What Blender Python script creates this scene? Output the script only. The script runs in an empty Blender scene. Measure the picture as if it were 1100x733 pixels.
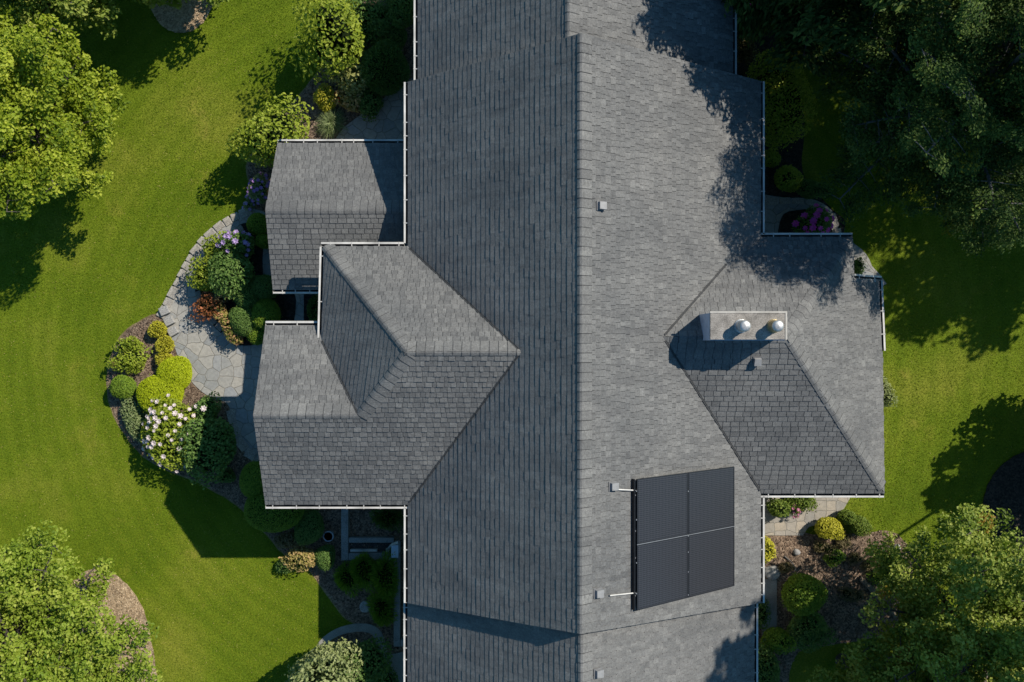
import bpy, math, random
import numpy as np
from mathutils import Vector, Matrix

random.seed(7)
RNG = np.random.default_rng(11)
scene = bpy.context.scene
COL = scene.collection
PI = math.pi

# ------------------------------------------------------------------ survey
H, F = 27.1, 808.0            # height of the drone, focal length in survey units


def at(px, py, z=0.0):
    """Plan position of a surveyed point at height z."""
    k = (H - z) / F
    return Vector(((px - 550.0) * k, (366.5 - py) * k, z))


def plane3(a, b, c):
    n = (b - a).cross(c - a).normalized()
    if n.z < 0:
        n = -n
    return a.copy(), n


def on(px, py, pl):
    p0, n = pl
    o = Vector((0, 0, H))
    d = Vector(((px - 550.0) / F, (366.5 - py) / F, -1.0))
    t = (p0 - o).dot(n) / d.dot(n)
    return o + d * t


def zat(pl, x, y):
    p0, n = pl
    return p0.z - (n.x * (x - p0.x) + n.y * (y - p0.y)) / n.z


def off(pl, d):
    return (pl[0] + pl[1] * d, pl[1])


# ------------------------------------------------------------------ tagging
def tag(o, label=None, cat=None, group=None, kind=None):
    if label:
        o['label'] = label
    if cat:
        o['category'] = cat
    if group:
        o['group'] = group
    if kind:
        o['kind'] = kind
    return o


def empty(name, loc, rz=0.0, label=None, cat=None, group=None):
    o = bpy.data.objects.new(name, None)
    o.empty_display_size = 0.3
    o.location = loc
    o.rotation_euler = (0, 0, rz)
    COL.objects.link(o)
    return tag(o, label, cat, group)


def link(name, me, parent=None, loc=None):
    o = bpy.data.objects.new(name, me)
    COL.objects.link(o)
    if parent:
        o.parent = parent
    if loc is not None:
        o.location = loc
    return o


# ------------------------------------------------------------------ materials
def nmat(name):
    m = bpy.data.materials.new(name)
    m.use_nodes = True
    nt = m.node_tree
    for n in list(nt.nodes):
        nt.nodes.remove(n)
    out = nt.nodes.new('ShaderNodeOutputMaterial')
    b = nt.nodes.new('ShaderNodeBsdfPrincipled')
    nt.links.new(b.outputs[0], out.inputs[0])
    return m, nt, b, out


def N(nt, typ, **kw):
    n = nt.nodes.new(typ)
    for k, v in kw.items():
        if k in n.inputs:
            n.inputs[k].default_value = v
        else:
            setattr(n, k, v)
    return n


def L(nt, a, b):
    nt.links.new(a, b)


def ramp(nt, fac, stops):
    r = nt.nodes.new('ShaderNodeValToRGB')
    el = r.color_ramp.elements
    while len(el) < len(stops):
        el.new(0.5)
    for e, (p, c) in zip(el, stops):
        e.position = p
        e.color = (*c, 1)
    if fac is not None:
        L(nt, fac, r.inputs['Fac'])
    return r


def noise(nt, vec, scale, detail=3.0, rough=0.55):
    n = nt.nodes.new('ShaderNodeTexNoise')
    n.inputs['Scale'].default_value = scale
    n.inputs['Detail'].default_value = detail
    n.inputs['Roughness'].default_value = rough
    if vec is not None:
        L(nt, vec, n.inputs['Vector'])
    return n


def mix(nt, a, b, fac, mode='MIX'):
    m = nt.nodes.new('ShaderNodeMix')
    m.data_type = 'RGBA'
    m.blend_type = mode
    m.clamp_factor = True
    for s, v in ((m.inputs[6], a), (m.inputs[7], b), (m.inputs[0], fac)):
        if hasattr(v, 'is_output'):
            L(nt, v, s)
        elif isinstance(v, (int, float)):
            s.default_value = v if s.type == 'VALUE' else (v, v, v, 1)
        else:
            s.default_value = (*v, 1)
    return m.outputs[2]


def coord(nt):
    return nt.nodes.new('ShaderNodeTexCoord').outputs['Object']


def bump(nt, h, b, strength=0.4, dist=0.02):
    n = nt.nodes.new('ShaderNodeBump')
    n.inputs['Strength'].default_value = strength
    n.inputs['Distance'].default_value = dist
    L(nt, h, n.inputs['Height'])
    L(nt, n.outputs[0], b.inputs['Normal'])


def tone(nt):
    a = nt.nodes.new('ShaderNodeAttribute')
    a.attribute_name = 'tone'
    return a.outputs['Fac']


def plain(name, col, rough=0.6, metal=0.0, var=0.15, scale=6.0, spec=0.4, fine=None):
    """Painted / metal / stone surface with slight soiling and grain."""
    m, nt, b, _ = nmat(name)
    v = coord(nt)
    n1 = noise(nt, v, scale, 5.0)
    lo = tuple(c * (1 - var) for c in col)
    hi = tuple(min(1, c * (1 + var)) for c in col)
    r = ramp(nt, n1.outputs['Fac'], [(0.3, lo), (0.7, hi)])
    c = r.outputs[0]
    if fine:
        n2 = noise(nt, v, fine, 2.0)
        r2 = ramp(nt, n2.outputs['Fac'], [(0.3, (0.6, 0.6, 0.6)), (0.7, (1.3, 1.3, 1.3))])
        c = mix(nt, c, r2.outputs[0], 1.0, 'MULTIPLY')
        bump(nt, n2.outputs['Fac'], b, 0.4, 0.01)
    L(nt, c, b.inputs['Base Color'])
    b.inputs['Roughness'].default_value = rough
    b.inputs['Metallic'].default_value = metal
    b.inputs['Specular IOR Level'].default_value = spec
    return m


def leaf_mat(name, dark, mid, light, accent=None, trans=0.22, rough=0.55, spec=0.25, gain=1.45):
    m, nt, b, out = nmat(name)
    dark, mid, light = (tuple(min(0.75, c * gain) for c in k) for k in (dark, mid, light))
    t = tone(nt)
    stops = [(0.0, dark), (0.5, mid), (0.93, light)]
    if accent:
        stops.append((0.975, accent))
    r = ramp(nt, t, stops)
    L(nt, r.outputs[0], b.inputs['Base Color'])
    b.inputs['Roughness'].default_value = rough
    b.inputs['Specular IOR Level'].default_value = spec
    tr = nt.nodes.new('ShaderNodeBsdfTranslucent')
    warm = mix(nt, r.outputs[0], (1.1, 1.25, 0.5), 1.0, 'MULTIPLY')
    L(nt, warm, tr.inputs['Color'])
    ms = nt.nodes.new('ShaderNodeMixShader')
    ms.inputs[0].default_value = trans
    L(nt, b.outputs[0], ms.inputs[1])
    L(nt, tr.outputs[0], ms.inputs[2])
    L(nt, ms.outputs[0], out.inputs[0])
    return m


def shingle_mat(name, cool):
    m, nt, b, _ = nmat(name)
    v = coord(nt)
    t = tone(nt)
    g = 0.93 if cool else 1.0
    r = ramp(nt, t, [(0.0, (0.018, 0.019, 0.021)), (0.12, (0.112 * g, 0.113 * g, 0.116)),
                     (0.55, (0.180 * g, 0.179, 0.178)), (1.0, (0.265, 0.262, 0.255))])
    gr = noise(nt, v, 70.0, 3.0, 0.75)
    rg = ramp(nt, gr.outputs['Fac'], [(0.3, (0.62, 0.62, 0.63)), (0.7, (1.38, 1.38, 1.36))])
    c = mix(nt, r.outputs[0], rg.outputs[0], 0.9, 'MULTIPLY')
    md = noise(nt, v, 17.0, 3.0, 0.7)
    rm = ramp(nt, md.outputs['Fac'], [(0.3, (0.76, 0.76, 0.76)), (0.7, (1.22, 1.22, 1.21))])
    c = mix(nt, c, rm.outputs[0], 1.0, 'MULTIPLY')
    big = noise(nt, v, 0.55, 4.0)
    rb = ramp(nt, big.outputs['Fac'], [(0.3, (0.83, 0.84, 0.85)), (0.7, (1.12, 1.11, 1.09))])
    c = mix(nt, c, rb.outputs[0], 1.0, 'MULTIPLY')
    mp = nt.nodes.new('ShaderNodeMapping')
    mp.inputs['Scale'].default_value = (0.7, 5.0, 0.7)
    L(nt, v, mp.inputs['Vector'])
    st = noise(nt, mp.outputs[0], 1.0, 3.0)
    rs = ramp(nt, st.outputs['Fac'], [(0.35, (0.88, 0.88, 0.88)), (0.65, (1.07, 1.07, 1.06))])
    c = mix(nt, c, rs.outputs[0], 1.0, 'MULTIPLY')
    L(nt, c, b.inputs['Base Color'])
    b.inputs['Roughness'].default_value = 0.88
    b.inputs['Specular IOR Level'].default_value = 0.25
    bump(nt, gr.outputs['Fac'], b, 0.5, 0.01)
    return m


def lawn_mat():
    m, nt, b, _ = nmat('lawn_turf')
    v = coord(nt)
    big = noise(nt, v, 0.22, 5.0, 0.6)
    r = ramp(nt, big.outputs['Fac'], [(0.3, (0.080, 0.132, 0.006)), (0.52, (0.126, 0.178, 0.010)), (0.72, (0.215, 0.23, 0.028))])
    fine = noise(nt, v, 16.0, 4.0, 0.8)
    rf = ramp(nt, fine.outputs['Fac'], [(0.3, (0.46, 0.52, 0.4)), (0.7, (1.6, 1.5, 1.6))])
    c = mix(nt, r.outputs[0], rf.outputs[0], 1.0, 'MULTIPLY')
    mp = nt.nodes.new('ShaderNodeMapping')
    mp.inputs['Location'].default_value = (3.0, 0.5, 0)
    L(nt, v, mp.inputs['Vector'])
    wv = nt.nodes.new('ShaderNodeTexWave')
    wv.wave_type = 'RINGS'
    wv.rings_direction = 'Z'
    wv.inputs['Scale'].default_value = 0.5
    wv.inputs['Distortion'].default_value = 3.0
    wv.inputs['Detail'].default_value = 2.0
    wv.inputs['Detail Scale'].default_value = 0.6
    L(nt, mp.outputs[0], wv.inputs['Vector'])
    rw = ramp(nt, wv.outputs['Fac'], [(0.1, (0.93, 0.95, 0.93)), (0.9, (1.06, 1.05, 1.08))])
    c = mix(nt, c, rw.outputs[0], 1.0, 'MULTIPLY')
    dry = noise(nt, v, 0.75, 6.0, 0.7)
    rd = ramp(nt, dry.outputs['Fac'], [(0.58, (1.0, 1.0, 1.0)), (0.72, (1.45, 1.16, 1.9))])
    c = mix(nt, c, rd.outputs[0], 1.0, 'MULTIPLY')
    L(nt, c, b.inputs['Base Color'])
    b.inputs['Roughness'].default_value = 0.8
    b.inputs['Specular IOR Level'].default_value = 0.1
    bump(nt, fine.outputs['Fac'], b, 0.7, 0.04)
    return m


def mulch_mat(name, dark, mid, light):
    m, nt, b, _ = nmat(name)
    v = coord(nt)
    vo = nt.nodes.new('ShaderNodeTexVoronoi')
    vo.inputs['Scale'].default_value = 17.0
    L(nt, v, vo.inputs['Vector'])
    sep = nt.nodes.new('ShaderNodeSeparateColor')
    L(nt, vo.outputs['Color'], sep.inputs[0])
    r = ramp(nt, sep.outputs[0], [(0.0, dark), (0.5, mid), (1.0, light)])
    big = noise(nt, v, 0.9, 5.0)
    rb = ramp(nt, big.outputs['Fac'], [(0.3, (0.7, 0.7, 0.7)), (0.7, (1.3, 1.25, 1.2))])
    c = mix(nt, r.outputs[0], rb.outputs[0], 1.0, 'MULTIPLY')
    L(nt, c, b.inputs['Base Color'])
    b.inputs['Roughness'].default_value = 0.9
    b.inputs['Specular IOR Level'].default_value = 0.15
    fine = noise(nt, v, 24.0, 4.0, 0.8)
    bump(nt, fine.outputs['Fac'], b, 0.9, 0.05)
    return m


def flag_mat(name, tint=(1, 1, 1), scale=2.5, rand=0.95):
    """Irregular flagstones with mortar joints."""
    m, nt, b, _ = nmat(name)
    v = coord(nt)
    wob = noise(nt, v, 2.2, 3.0)
    vm = nt.nodes.new('ShaderNodeVectorMath')
    vm.operation = 'MULTIPLY_ADD'
    L(nt, wob.outputs['Color'], vm.inputs[0])
    vm.inputs[1].default_value = (0.16, 0.16, 0)
    L(nt, v, vm.inputs[2])
    vo = nt.nodes.new('ShaderNodeTexVoronoi')
    vo.voronoi_dimensions = '2D'
    vo.feature = 'DISTANCE_TO_EDGE'
    v2 = nt.nodes.new('ShaderNodeTexVoronoi')
    v2.voronoi_dimensions = '2D'
    for q in (vo, v2):
        q.inputs['Scale'].default_value = scale
        q.inputs['Randomness'].default_value = rand
        L(nt, vm.outputs[0], q.inputs['Vector'])
    sep = nt.nodes.new('ShaderNodeSeparateColor')
    L(nt, v2.outputs['Color'], sep.inputs[0])
    T = lambda c: tuple(a * q for a, q in zip(c, tint))
    r = ramp(nt, sep.outputs[0], [(0.0, T((0.29, 0.29, 0.28))), (0.4, T((0.35, 0.33, 0.295))), (0.75, T((0.41, 0.375, 0.32))), (1.0, T((0.32, 0.32, 0.315)))])
    fine = noise(nt, v, 9.0, 6.0, 0.7)
    rf = ramp(nt, fine.outputs['Fac'], [(0.3, (0.8, 0.8, 0.8)), (0.7, (1.18, 1.17, 1.15))])
    c = mix(nt, r.outputs[0], rf.outputs[0], 1.0, 'MULTIPLY')
    j = ramp(nt, vo.outputs['Distance'], [(0.012, (0, 0, 0)), (0.04, (1, 1, 1))])
    jm = noise(nt, v, 3.0, 3.0)
    jc = ramp(nt, jm.outputs['Fac'], [(0.35, (0.16, 0.15, 0.13)), (0.65, (0.27, 0.25, 0.215))])
    c = mix(nt, jc.outputs[0], c, j.outputs[0])
    L(nt, c, b.inputs['Base Color'])
    b.inputs['Roughness'].default_value = 0.82
    b.inputs['Specular IOR Level'].default_value = 0.25
    hh = mix(nt, j.outputs[0], fine.outputs['Fac'], 0.25)
    bump(nt, hh, b, 0.6, 0.02)
    return m


def panel_mat():
    m, nt, b, _ = nmat('solar_cells')
    uv = nt.nodes.new('ShaderNodeTexCoord').outputs['UV']
    br = nt.nodes.new('ShaderNodeTexBrick')
    br.offset = 0.0
    br.inputs['Scale'].default_value = 1.0
    br.inputs['Brick Width'].default_value = 0.056
    br.inputs['Row Height'].default_value = 0.056
    br.inputs['Mortar Size'].default_value = 0.007
    br.inputs['Color1'].default_value = (0.015, 0.016, 0.020, 1)
    br.inputs['Color2'].default_value = (0.020, 0.021, 0.026, 1)
    br.inputs['Mortar'].default_value = (0.060, 0.062, 0.070, 1)
    L(nt, uv, br.inputs['Vector'])
    L(nt, br.outputs['Color'], b.inputs['Base Color'])
    b.inputs['Roughness'].default_value = 0.32
    b.inputs['Specular IOR Level'].default_value = 0.35
    return m


def bark_mat(name, a, b_):
    m, nt, b, _ = nmat(name)
    v = coord(nt)
    n1 = noise(nt, v, 9.0, 6.0, 0.7)
    r = ramp(nt, n1.outputs['Fac'], [(0.3, a), (0.7, b_)])
    L(nt, r.outputs[0], b.inputs['Base Color'])
    b.inputs['Roughness'].default_value = 0.9
    bump(nt, n1.outputs['Fac'], b, 0.8, 0.03)
    return m


M = {}
M['shingle'] = shingle_mat('weathered_shingles', False)
M['roof_edge'] = plain('roof_edge_metal', (0.16, 0.16, 0.165), 0.6, 0.0, 0.2)
M['white'] = plain('white_painted_metal', (0.60, 0.58, 0.54), 0.5, 0.0, 0.32, 1.6)
M['gutter_bed'] = plain('gutter_bed_dark', (0.055, 0.053, 0.05), 0.8, 0.0, 0.5, 5.0)  # near-black inside of the gutters, also vent slot and well floor
M['siding'] = plain('cream_siding', (0.58, 0.56, 0.51), 0.65, 0.0, 0.08)
M['concrete'] = plain('grey_concrete', (0.30, 0.30, 0.29), 0.85, 0.0, 0.2, 3.0, 0.25, 40.0)
M['cap_stone'] = plain('speckled_chimney_cap', (0.31, 0.285, 0.255), 0.9, 0.0, 0.38, 3.0, 0.2, 38.0)
M['cap_trim'] = plain('pale_cap_trim', (0.50, 0.47, 0.42), 0.8, 0.0, 0.15)
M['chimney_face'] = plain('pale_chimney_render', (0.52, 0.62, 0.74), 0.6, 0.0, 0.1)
M['steel'] = plain('brushed_steel', (0.56, 0.56, 0.55), 0.5, 0.7, 0.3, 14.0)
M['brass'] = plain('tarnished_collar', (0.42, 0.33, 0.18), 0.45, 0.6, 0.2, 8.0)
M['vent'] = plain('galvanised_vent', (0.30, 0.30, 0.30), 0.6, 0.1, 0.15, 9.0)
M['frame'] = plain('black_anodised', (0.03, 0.032, 0.037), 0.4, 0.3, 0.1)
M['alu'] = plain('bare_aluminium', (0.34, 0.345, 0.36), 0.45, 0.5, 0.1)
M['cells'] = panel_mat()
M['lawn'] = lawn_mat()
M['mulch'] = mulch_mat('bark_mulch', (0.09, 0.064, 0.048), (0.23, 0.165, 0.12), (0.38, 0.285, 0.21))
M['mulch_pale'] = mulch_mat('pale_bark_mulch', (0.26, 0.185, 0.115), (0.46, 0.345, 0.22), (0.60, 0.47, 0.32))
M['soil'] = mulch_mat('dark_soil', (0.012, 0.012, 0.012), (0.03, 0.027, 0.025), (0.055, 0.048, 0.042))
M['flag'] = flag_mat('flagstone', (0.94, 0.98, 1.02))
M['flag_small'] = flag_mat('cut_paving', (1.05, 1.0, 0.95), 2.7, 0.4)
M['walk'] = plain('worn_path_concrete', (0.32, 0.31, 0.28), 0.85, 0.0, 0.2, 2.5, 0.2, 45.0)
M['edge_stone'] = plain('tumbled_edging_stone', (0.38, 0.35, 0.305), 0.85, 0.0, 0.25, 2.0, 0.2, 30.0)
M['block'] = plain('pale_stone_block', (0.36, 0.35, 0.33), 0.85, 0.0, 0.2, 3.0, 0.2, 30.0)
M['rock'] = plain('grey_rock', (0.36, 0.35, 0.34), 0.9, 0.0, 0.3, 5.0, 0.2, 25.0)
M['pot'] = plain('glazed_pot', (0.40, 0.46, 0.52), 0.35, 0.0, 0.15)
M['timber'] = bark_mat('weathered_timber', (0.11, 0.085, 0.06), (0.26, 0.21, 0.15))
M['bark'] = bark_mat('tree_bark', (0.06, 0.05, 0.042), (0.15, 0.13, 0.11))
M['bark_grey'] = bark_mat('pale_bark', (0.08, 0.08, 0.077), (0.18, 0.175, 0.165))
M['chips'] = leaf_mat('bark_chips', (0.045, 0.03, 0.022), (0.17, 0.12, 0.086), (0.33, 0.25, 0.18), None, 0.0, 0.9, 0.1)
M['chips_pale'] = leaf_mat('pale_bark_chips', (0.16, 0.115, 0.07), (0.34, 0.25, 0.16), (0.50, 0.39, 0.26), None, 0.0, 0.9, 0.1)
M['grass'] = leaf_mat('grass_blades', (0.070, 0.126, 0.004), (0.140, 0.198, 0.007), (0.275, 0.295, 0.028), (0.48, 0.40, 0.14), 0.25, 0.7, 0.05, gain=1.0)
LV = {
    'maple': leaf_mat('maple_leaves', (0.036, 0.066, 0.005), (0.124, 0.164, 0.008), (0.245, 0.268, 0.028), None, 0.3, gain=1.85),
    'ash': leaf_mat('ash_leaves', (0.045, 0.080, 0.008), (0.125, 0.170, 0.014), (0.23, 0.255, 0.045), None, 0.3, gain=1.9),
    'oak': leaf_mat('oak_leaves', (0.026, 0.046, 0.006), (0.088, 0.120, 0.014), (0.185, 0.20, 0.042), (0.26, 0.17, 0.02), 0.3, gain=2.3),
    'cedar': leaf_mat('cedar_sprays', (0.010, 0.022, 0.006), (0.040, 0.072, 0.018), (0.105, 0.145, 0.032), (0.22, 0.20, 0.02), 0.22, spec=0.08, gain=1.45),
    'lime': leaf_mat('lime_leaves', (0.075, 0.115, 0.008), (0.155, 0.20, 0.012), (0.25, 0.28, 0.035)),
    'green': leaf_mat('green_leaves', (0.040, 0.075, 0.010), (0.085, 0.13, 0.016), (0.16, 0.20, 0.03)),
    'dark': leaf_mat('dark_leaves', (0.022, 0.048, 0.011), (0.047, 0.088, 0.017), (0.09, 0.135, 0.032), gain=2.1),
    'box': leaf_mat('box_leaves', (0.034, 0.064, 0.006), (0.066, 0.11, 0.009), (0.12, 0.165, 0.016), gain=2.2),
    'limebox': leaf_mat('golden_privet_leaves', (0.15, 0.19, 0.003), (0.26, 0.31, 0.004), (0.36, 0.40, 0.015)),
    'gold': leaf_mat('gold_leaves', (0.14, 0.14, 0.012), (0.30, 0.28, 0.018), (0.44, 0.40, 0.05)),
    'varieg': leaf_mat('variegated_leaves', (0.07, 0.10, 0.02), (0.19, 0.20, 0.05), (0.40, 0.38, 0.16)),
    'peach': leaf_mat('peach_tinted_leaves', (0.09, 0.10, 0.02), (0.25, 0.21, 0.06), (0.42, 0.28, 0.13)),
    'sage': leaf_mat('sage_leaves', (0.06, 0.09, 0.025), (0.13, 0.17, 0.06), (0.23, 0.26, 0.12)),
    'rust': leaf_mat('rust_leaves', (0.07, 0.06, 0.012), (0.20, 0.075, 0.025), (0.36, 0.13, 0.06)),
    'pinkgreen': leaf_mat('pink_tipped_leaves', (0.06, 0.09, 0.012), (0.16, 0.17, 0.03), (0.42, 0.22, 0.12)),
    'fine': leaf_mat('fine_green_foliage', (0.035, 0.07, 0.006), (0.075, 0.125, 0.010), (0.125, 0.18, 0.02), gain=2.2),
    'pale': leaf_mat('pale_green_leaves', (0.065, 0.085, 0.03), (0.15, 0.18, 0.06), (0.27, 0.29, 0.13)),
    'tuft': leaf_mat('grass_tuft_blades', (0.06, 0.09, 0.03), (0.15, 0.19, 0.07), (0.28, 0.31, 0.16)),
    'brownleaf': leaf_mat('faded_leaves', (0.05, 0.04, 0.02), (0.10, 0.085, 0.035), (0.17, 0.13, 0.07)),
}
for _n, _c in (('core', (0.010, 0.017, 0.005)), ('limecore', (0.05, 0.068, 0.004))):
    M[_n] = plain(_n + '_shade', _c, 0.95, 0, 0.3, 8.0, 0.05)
for _n, _c in (('petal_white', (0.70, 0.60, 0.58)), ('petal_pink', (0.62, 0.24, 0.36)), ('petal_magenta', (0.75, 0.10, 0.50)),
               ('petal_violet', (0.36, 0.20, 0.48)), ('petal_lilac', (0.42, 0.30, 0.54)), ('petal_red', (0.55, 0.03, 0.03)), ('petal_eye', (0.45, 0.32, 0.22))):
    M[_n] = plain(_n, _c, 0.6, 0, 0.15, 20.0, 0.2)


# ------------------------------------------------------------------ mesh helpers
class QM:
    """Collects quads (numpy) and writes them as one mesh with a per-face 'tone'."""

    def __init__(self):
        self.v, self.f, self.m, self.t, self.n = [], [], [], [], 0

    def add(self, v, f, mi=0, t=0.5):
        v = np.asarray(v, dtype=np.float64).reshape(-1, 3)
        f = np.asarray(f, dtype=np.int64).reshape(-1, 4)
        self.v.append(v)
        self.f.append(f + self.n)
        self.n += len(v)
        self.m.append(np.full(len(f), mi, dtype=np.int32) if np.isscalar(mi) else np.asarray(mi, np.int32))
        self.t.append(np.full(len(f), t, dtype=np.float32) if np.isscalar(t) else np.asarray(t, np.float32))

    def box(self, a, b, mi=0, t=0.5):
        x0, y0, z0 = a
        x1, y1, z1 = b
        v = [(x0, y0, z0), (x1, y0, z0), (x1, y1, z0), (x0, y1, z0), (x0, y0, z1), (x1, y0, z1), (x1, y1, z1), (x0, y1, z1)]
        f = [(0, 3, 2, 1), (4, 5, 6, 7), (0, 1, 5, 4), (1, 2, 6, 5), (2, 3, 7, 6), (3, 0, 4, 7)]
        self.add(v, f, mi, t)

    def tube(self, pts, rad, seg=8, mi=0, t=0.5, cap=False):
        pts = [Vector(p) for p in pts]
        rings = []
        for i, p in enumerate(pts):
            d = (pts[min(i + 1, len(pts) - 1)] - pts[max(i - 1, 0)]).normalized()
            a = d.orthogonal().normalized()
            if abs(d.z) < 0.95:
                a = d.cross(Vector((0, 0, 1))).normalized()
            b = d.cross(a)
            for k in range(seg):
                q = 2 * PI * k / seg
                rings.append(p + (a * math.cos(q) + b * math.sin(q)) * rad[i])
        f = []
        for i in range(len(pts) - 1):
            for k in range(seg):
                k2 = (k + 1) % seg
                f.append((i * seg + k, i * seg + k2, (i + 1) * seg + k2, (i + 1) * seg + k))
        self.add([tuple(r) for r in rings], f, mi, t)

    def leaves(self, c, axis, nrm, ln, wd, tn, mi=0, fold=0.15):
        n = len(c)
        axis = axis / np.linalg.norm(axis, axis=1, keepdims=True)
        s = np.cross(axis, nrm)
        s /= np.linalg.norm(s, axis=1, keepdims=True) + 1e-9
        up = np.cross(s, axis)
        ln = np.broadcast_to(np.asarray(ln, float), (n,))[:, None]
        wd = np.broadcast_to(np.asarray(wd, float), (n,))[:, None]
        v = np.empty((n, 4, 3))
        v[:, 0] = c - axis * ln * 0.5
        v[:, 1] = c + s * wd * 0.5 + up * wd * fold
        v[:, 2] = c + axis * ln * 0.5
        v[:, 3] = c - s * wd * 0.5 + up * wd * fold
        self.add(v.reshape(-1, 3), np.arange(n * 4).reshape(-1, 4), mi, tn)

    def build(self, name, mats, parent=None, loc=None, smooth=False):
        v = np.concatenate(self.v)
        f = np.concatenate(self.f)
        me = bpy.data.meshes.new(name)
        me.vertices.add(len(v))
        me.vertices.foreach_set('co', v.astype(np.float32).ravel())
        me.loops.add(f.size)
        me.loops.foreach_set('vertex_index', f.astype(np.int32).ravel())
        me.polygons.add(len(f))
        me.polygons.foreach_set('loop_start', np.arange(0, f.size, 4, dtype=np.int32))
        me.polygons.foreach_set('material_index', np.concatenate(self.m))
        me.polygons.foreach_set('use_smooth', np.full(len(f), smooth, dtype=bool))
        a = me.attributes.new('tone', 'FLOAT', 'FACE')
        a.data.foreach_set('value', np.concatenate(self.t))
        for m in mats:
            me.materials.append(m)
        me.update(calc_edges=True)
        return link(name, me, parent, loc)


def polymesh(name, verts, faces, mats, parent=None, loc=None, mi=None, tn=None):
    me = bpy.data.meshes.new(name)
    me.from_pydata([tuple(v) for v in verts], [], faces)
    for m in mats:
        me.materials.append(m)
    if mi is not None:
        me.polygons.foreach_set('material_index', np.asarray(mi, np.int32))
    if tn is not None:
        a = me.attributes.new('tone', 'FLOAT', 'FACE')
        a.data.foreach_set('value', np.asarray(tn, np.float32))
    me.update()
    return link(name, me, parent, loc)


def bevel(o, w=0.02, seg=2):
    md = o.modifiers.new('soft_edges', 'BEVEL')
    md.width = w
    md.segments = seg
    md.limit_method = 'ANGLE'
    return o


def smooth_pts(pts, k=6):
    n = len(pts)
    out = []
    for i in range(n):
        p0, p1, p2, p3 = (Vector(pts[(i + j) % n]) for j in (-1, 0, 1, 2))
        for s in range(k):
            t = s / k
            out.append(0.5 * ((2 * p1) + (p2 - p0) * t + (2 * p0 - 5 * p1 + 4 * p2 - p3) * t * t + (3 * p1 - p0 - 3 * p2 + p3) * t ** 3))
    return out


def inside(poly, P):
    x, y = P[:, 0], P[:, 1]
    r = np.zeros(len(P), bool)
    n = len(poly)
    j = n - 1
    for i in range(n):
        xi, yi = poly[i][0], poly[i][1]
        xj, yj = poly[j][0], poly[j][1]
        c = ((yi > y) != (yj > y)) & (x < (xj - xi) * (y - yi) / (yj - yi + 1e-12) + xi)
        r ^= c
        j = i
    return r


GROUND_POLYS = []     # everything that is not lawn


def sheet(name, px, z, mat, smooth=6, mask=True, sides=True, wob=0.0):
    pts = [at(x, y, 0).to_2d() for x, y in px]
    if smooth:
        pts = [Vector(p) for p in smooth_pts([Vector((p.x, p.y)) for p in pts], smooth)]
    if wob:
        pts = [p + Vector((random.uniform(-wob, wob), random.uniform(-wob, wob))) for p in pts]
    area = sum(pts[i].x * pts[(i + 1) % len(pts)].y - pts[(i + 1) % len(pts)].x * pts[i].y for i in range(len(pts)))
    if area < 0:
        pts.reverse()
    n = len(pts)
    v = [(p.x, p.y, z) for p in pts] + [(p.x, p.y, -0.05) for p in pts]
    f = [list(range(n))] + [(i, n + i, n + (i + 1) % n, (i + 1) % n) for i in range(n)]
    o = polymesh(name, v, f, [mat])
    tag(o, kind='structure')
    if mask:
        GROUND_POLYS.append([(p.x, p.y) for p in pts])
    return o, [(p.x, p.y) for p in pts]


# ------------------------------------------------------------------ ground
S_ = 260.0
lawn = polymesh('lawn', [(-S_, -S_, 0), (S_, -S_, 0), (S_, S_, 0), (-S_, S_, 0)], [(0, 1, 2, 3)], [M['lawn']])
tag(lawn, kind='structure')

west_bed_px = [(394, -60), (391, 0), (372, 38), (345, 74), (320, 106), (302, 122), (280, 145), (266, 180), (266, 225), (200, 300), (178, 333),
               (158, 342), (134, 358), (120, 385), (116, 412), (121, 440), (136, 468), (160, 494), (190, 508), (226, 524), (262, 548), (288, 575),
               (308, 597), (332, 612), (352, 638), (368, 660), (384, 674), (356, 690), (330, 735), (330, 800), (480, 800), (480, -60)]
_, P_west = sheet('garden_bed_west', west_bed_px, 0.02, M['mulch'], 5, wob=0.02)
_ps = P_west
_a = np.array(_ps)
_d = np.roll(_a, -1, 0) - np.roll(_a, 1, 0)
_d /= np.linalg.norm(_d, axis=1, keepdims=True)
_o = _a + np.stack([_d[:, 1], -_d[:, 0]], 1) * 0.055
M['cut_edge'] = mulch_mat('dry_cut_edge', (0.20, 0.15, 0.08), (0.28, 0.22, 0.11), (0.34, 0.28, 0.15))
tag(polymesh('bed_edge', [(x, y, 0.010) for x, y in _o], [list(range(len(_o)))], [M['cut_edge']]), kind='structure')
GROUND_POLYS.append([tuple(p) for p in _o])
_, P_top = sheet('tree_bed_north', [(195 + 36 * math.cos(a), -12 + 48 * math.sin(a)) for a in np.linspace(0, 2 * PI, 16, endpoint=False)], 0.03, M['mulch_pale'], 4, wob=0.02)
_, P_sw = sheet('tree_bed_south', [(78, 625), (95, 613), (118, 614), (140, 632), (154, 655), (163, 690), (169, 735), (165, 790), (60, 800), (20, 720), (40, 650)], 0.03, M['mulch_pale'], 5, wob=0.02)
_, P_ne = sheet('garden_bed_north', [(770, -40), (812, -40), (822, 20), (838, 45), (858, 90), (864, 140), (862, 185), (884, 215), (908, 240), (900, 262), (905, 300), (770, 312)], 0.02, M['soil'], 5, wob=0.02)
_, P_se = sheet('garden_bed_south', [(770, 560), (870, 574), (930, 572), (952, 570), (970, 580), (980, 608), (972, 650), (952, 680), (900, 692), (858, 700), (845, 740), (842, 790), (770, 790)], 0.02, M['mulch'], 5, wob=0.02)
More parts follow.
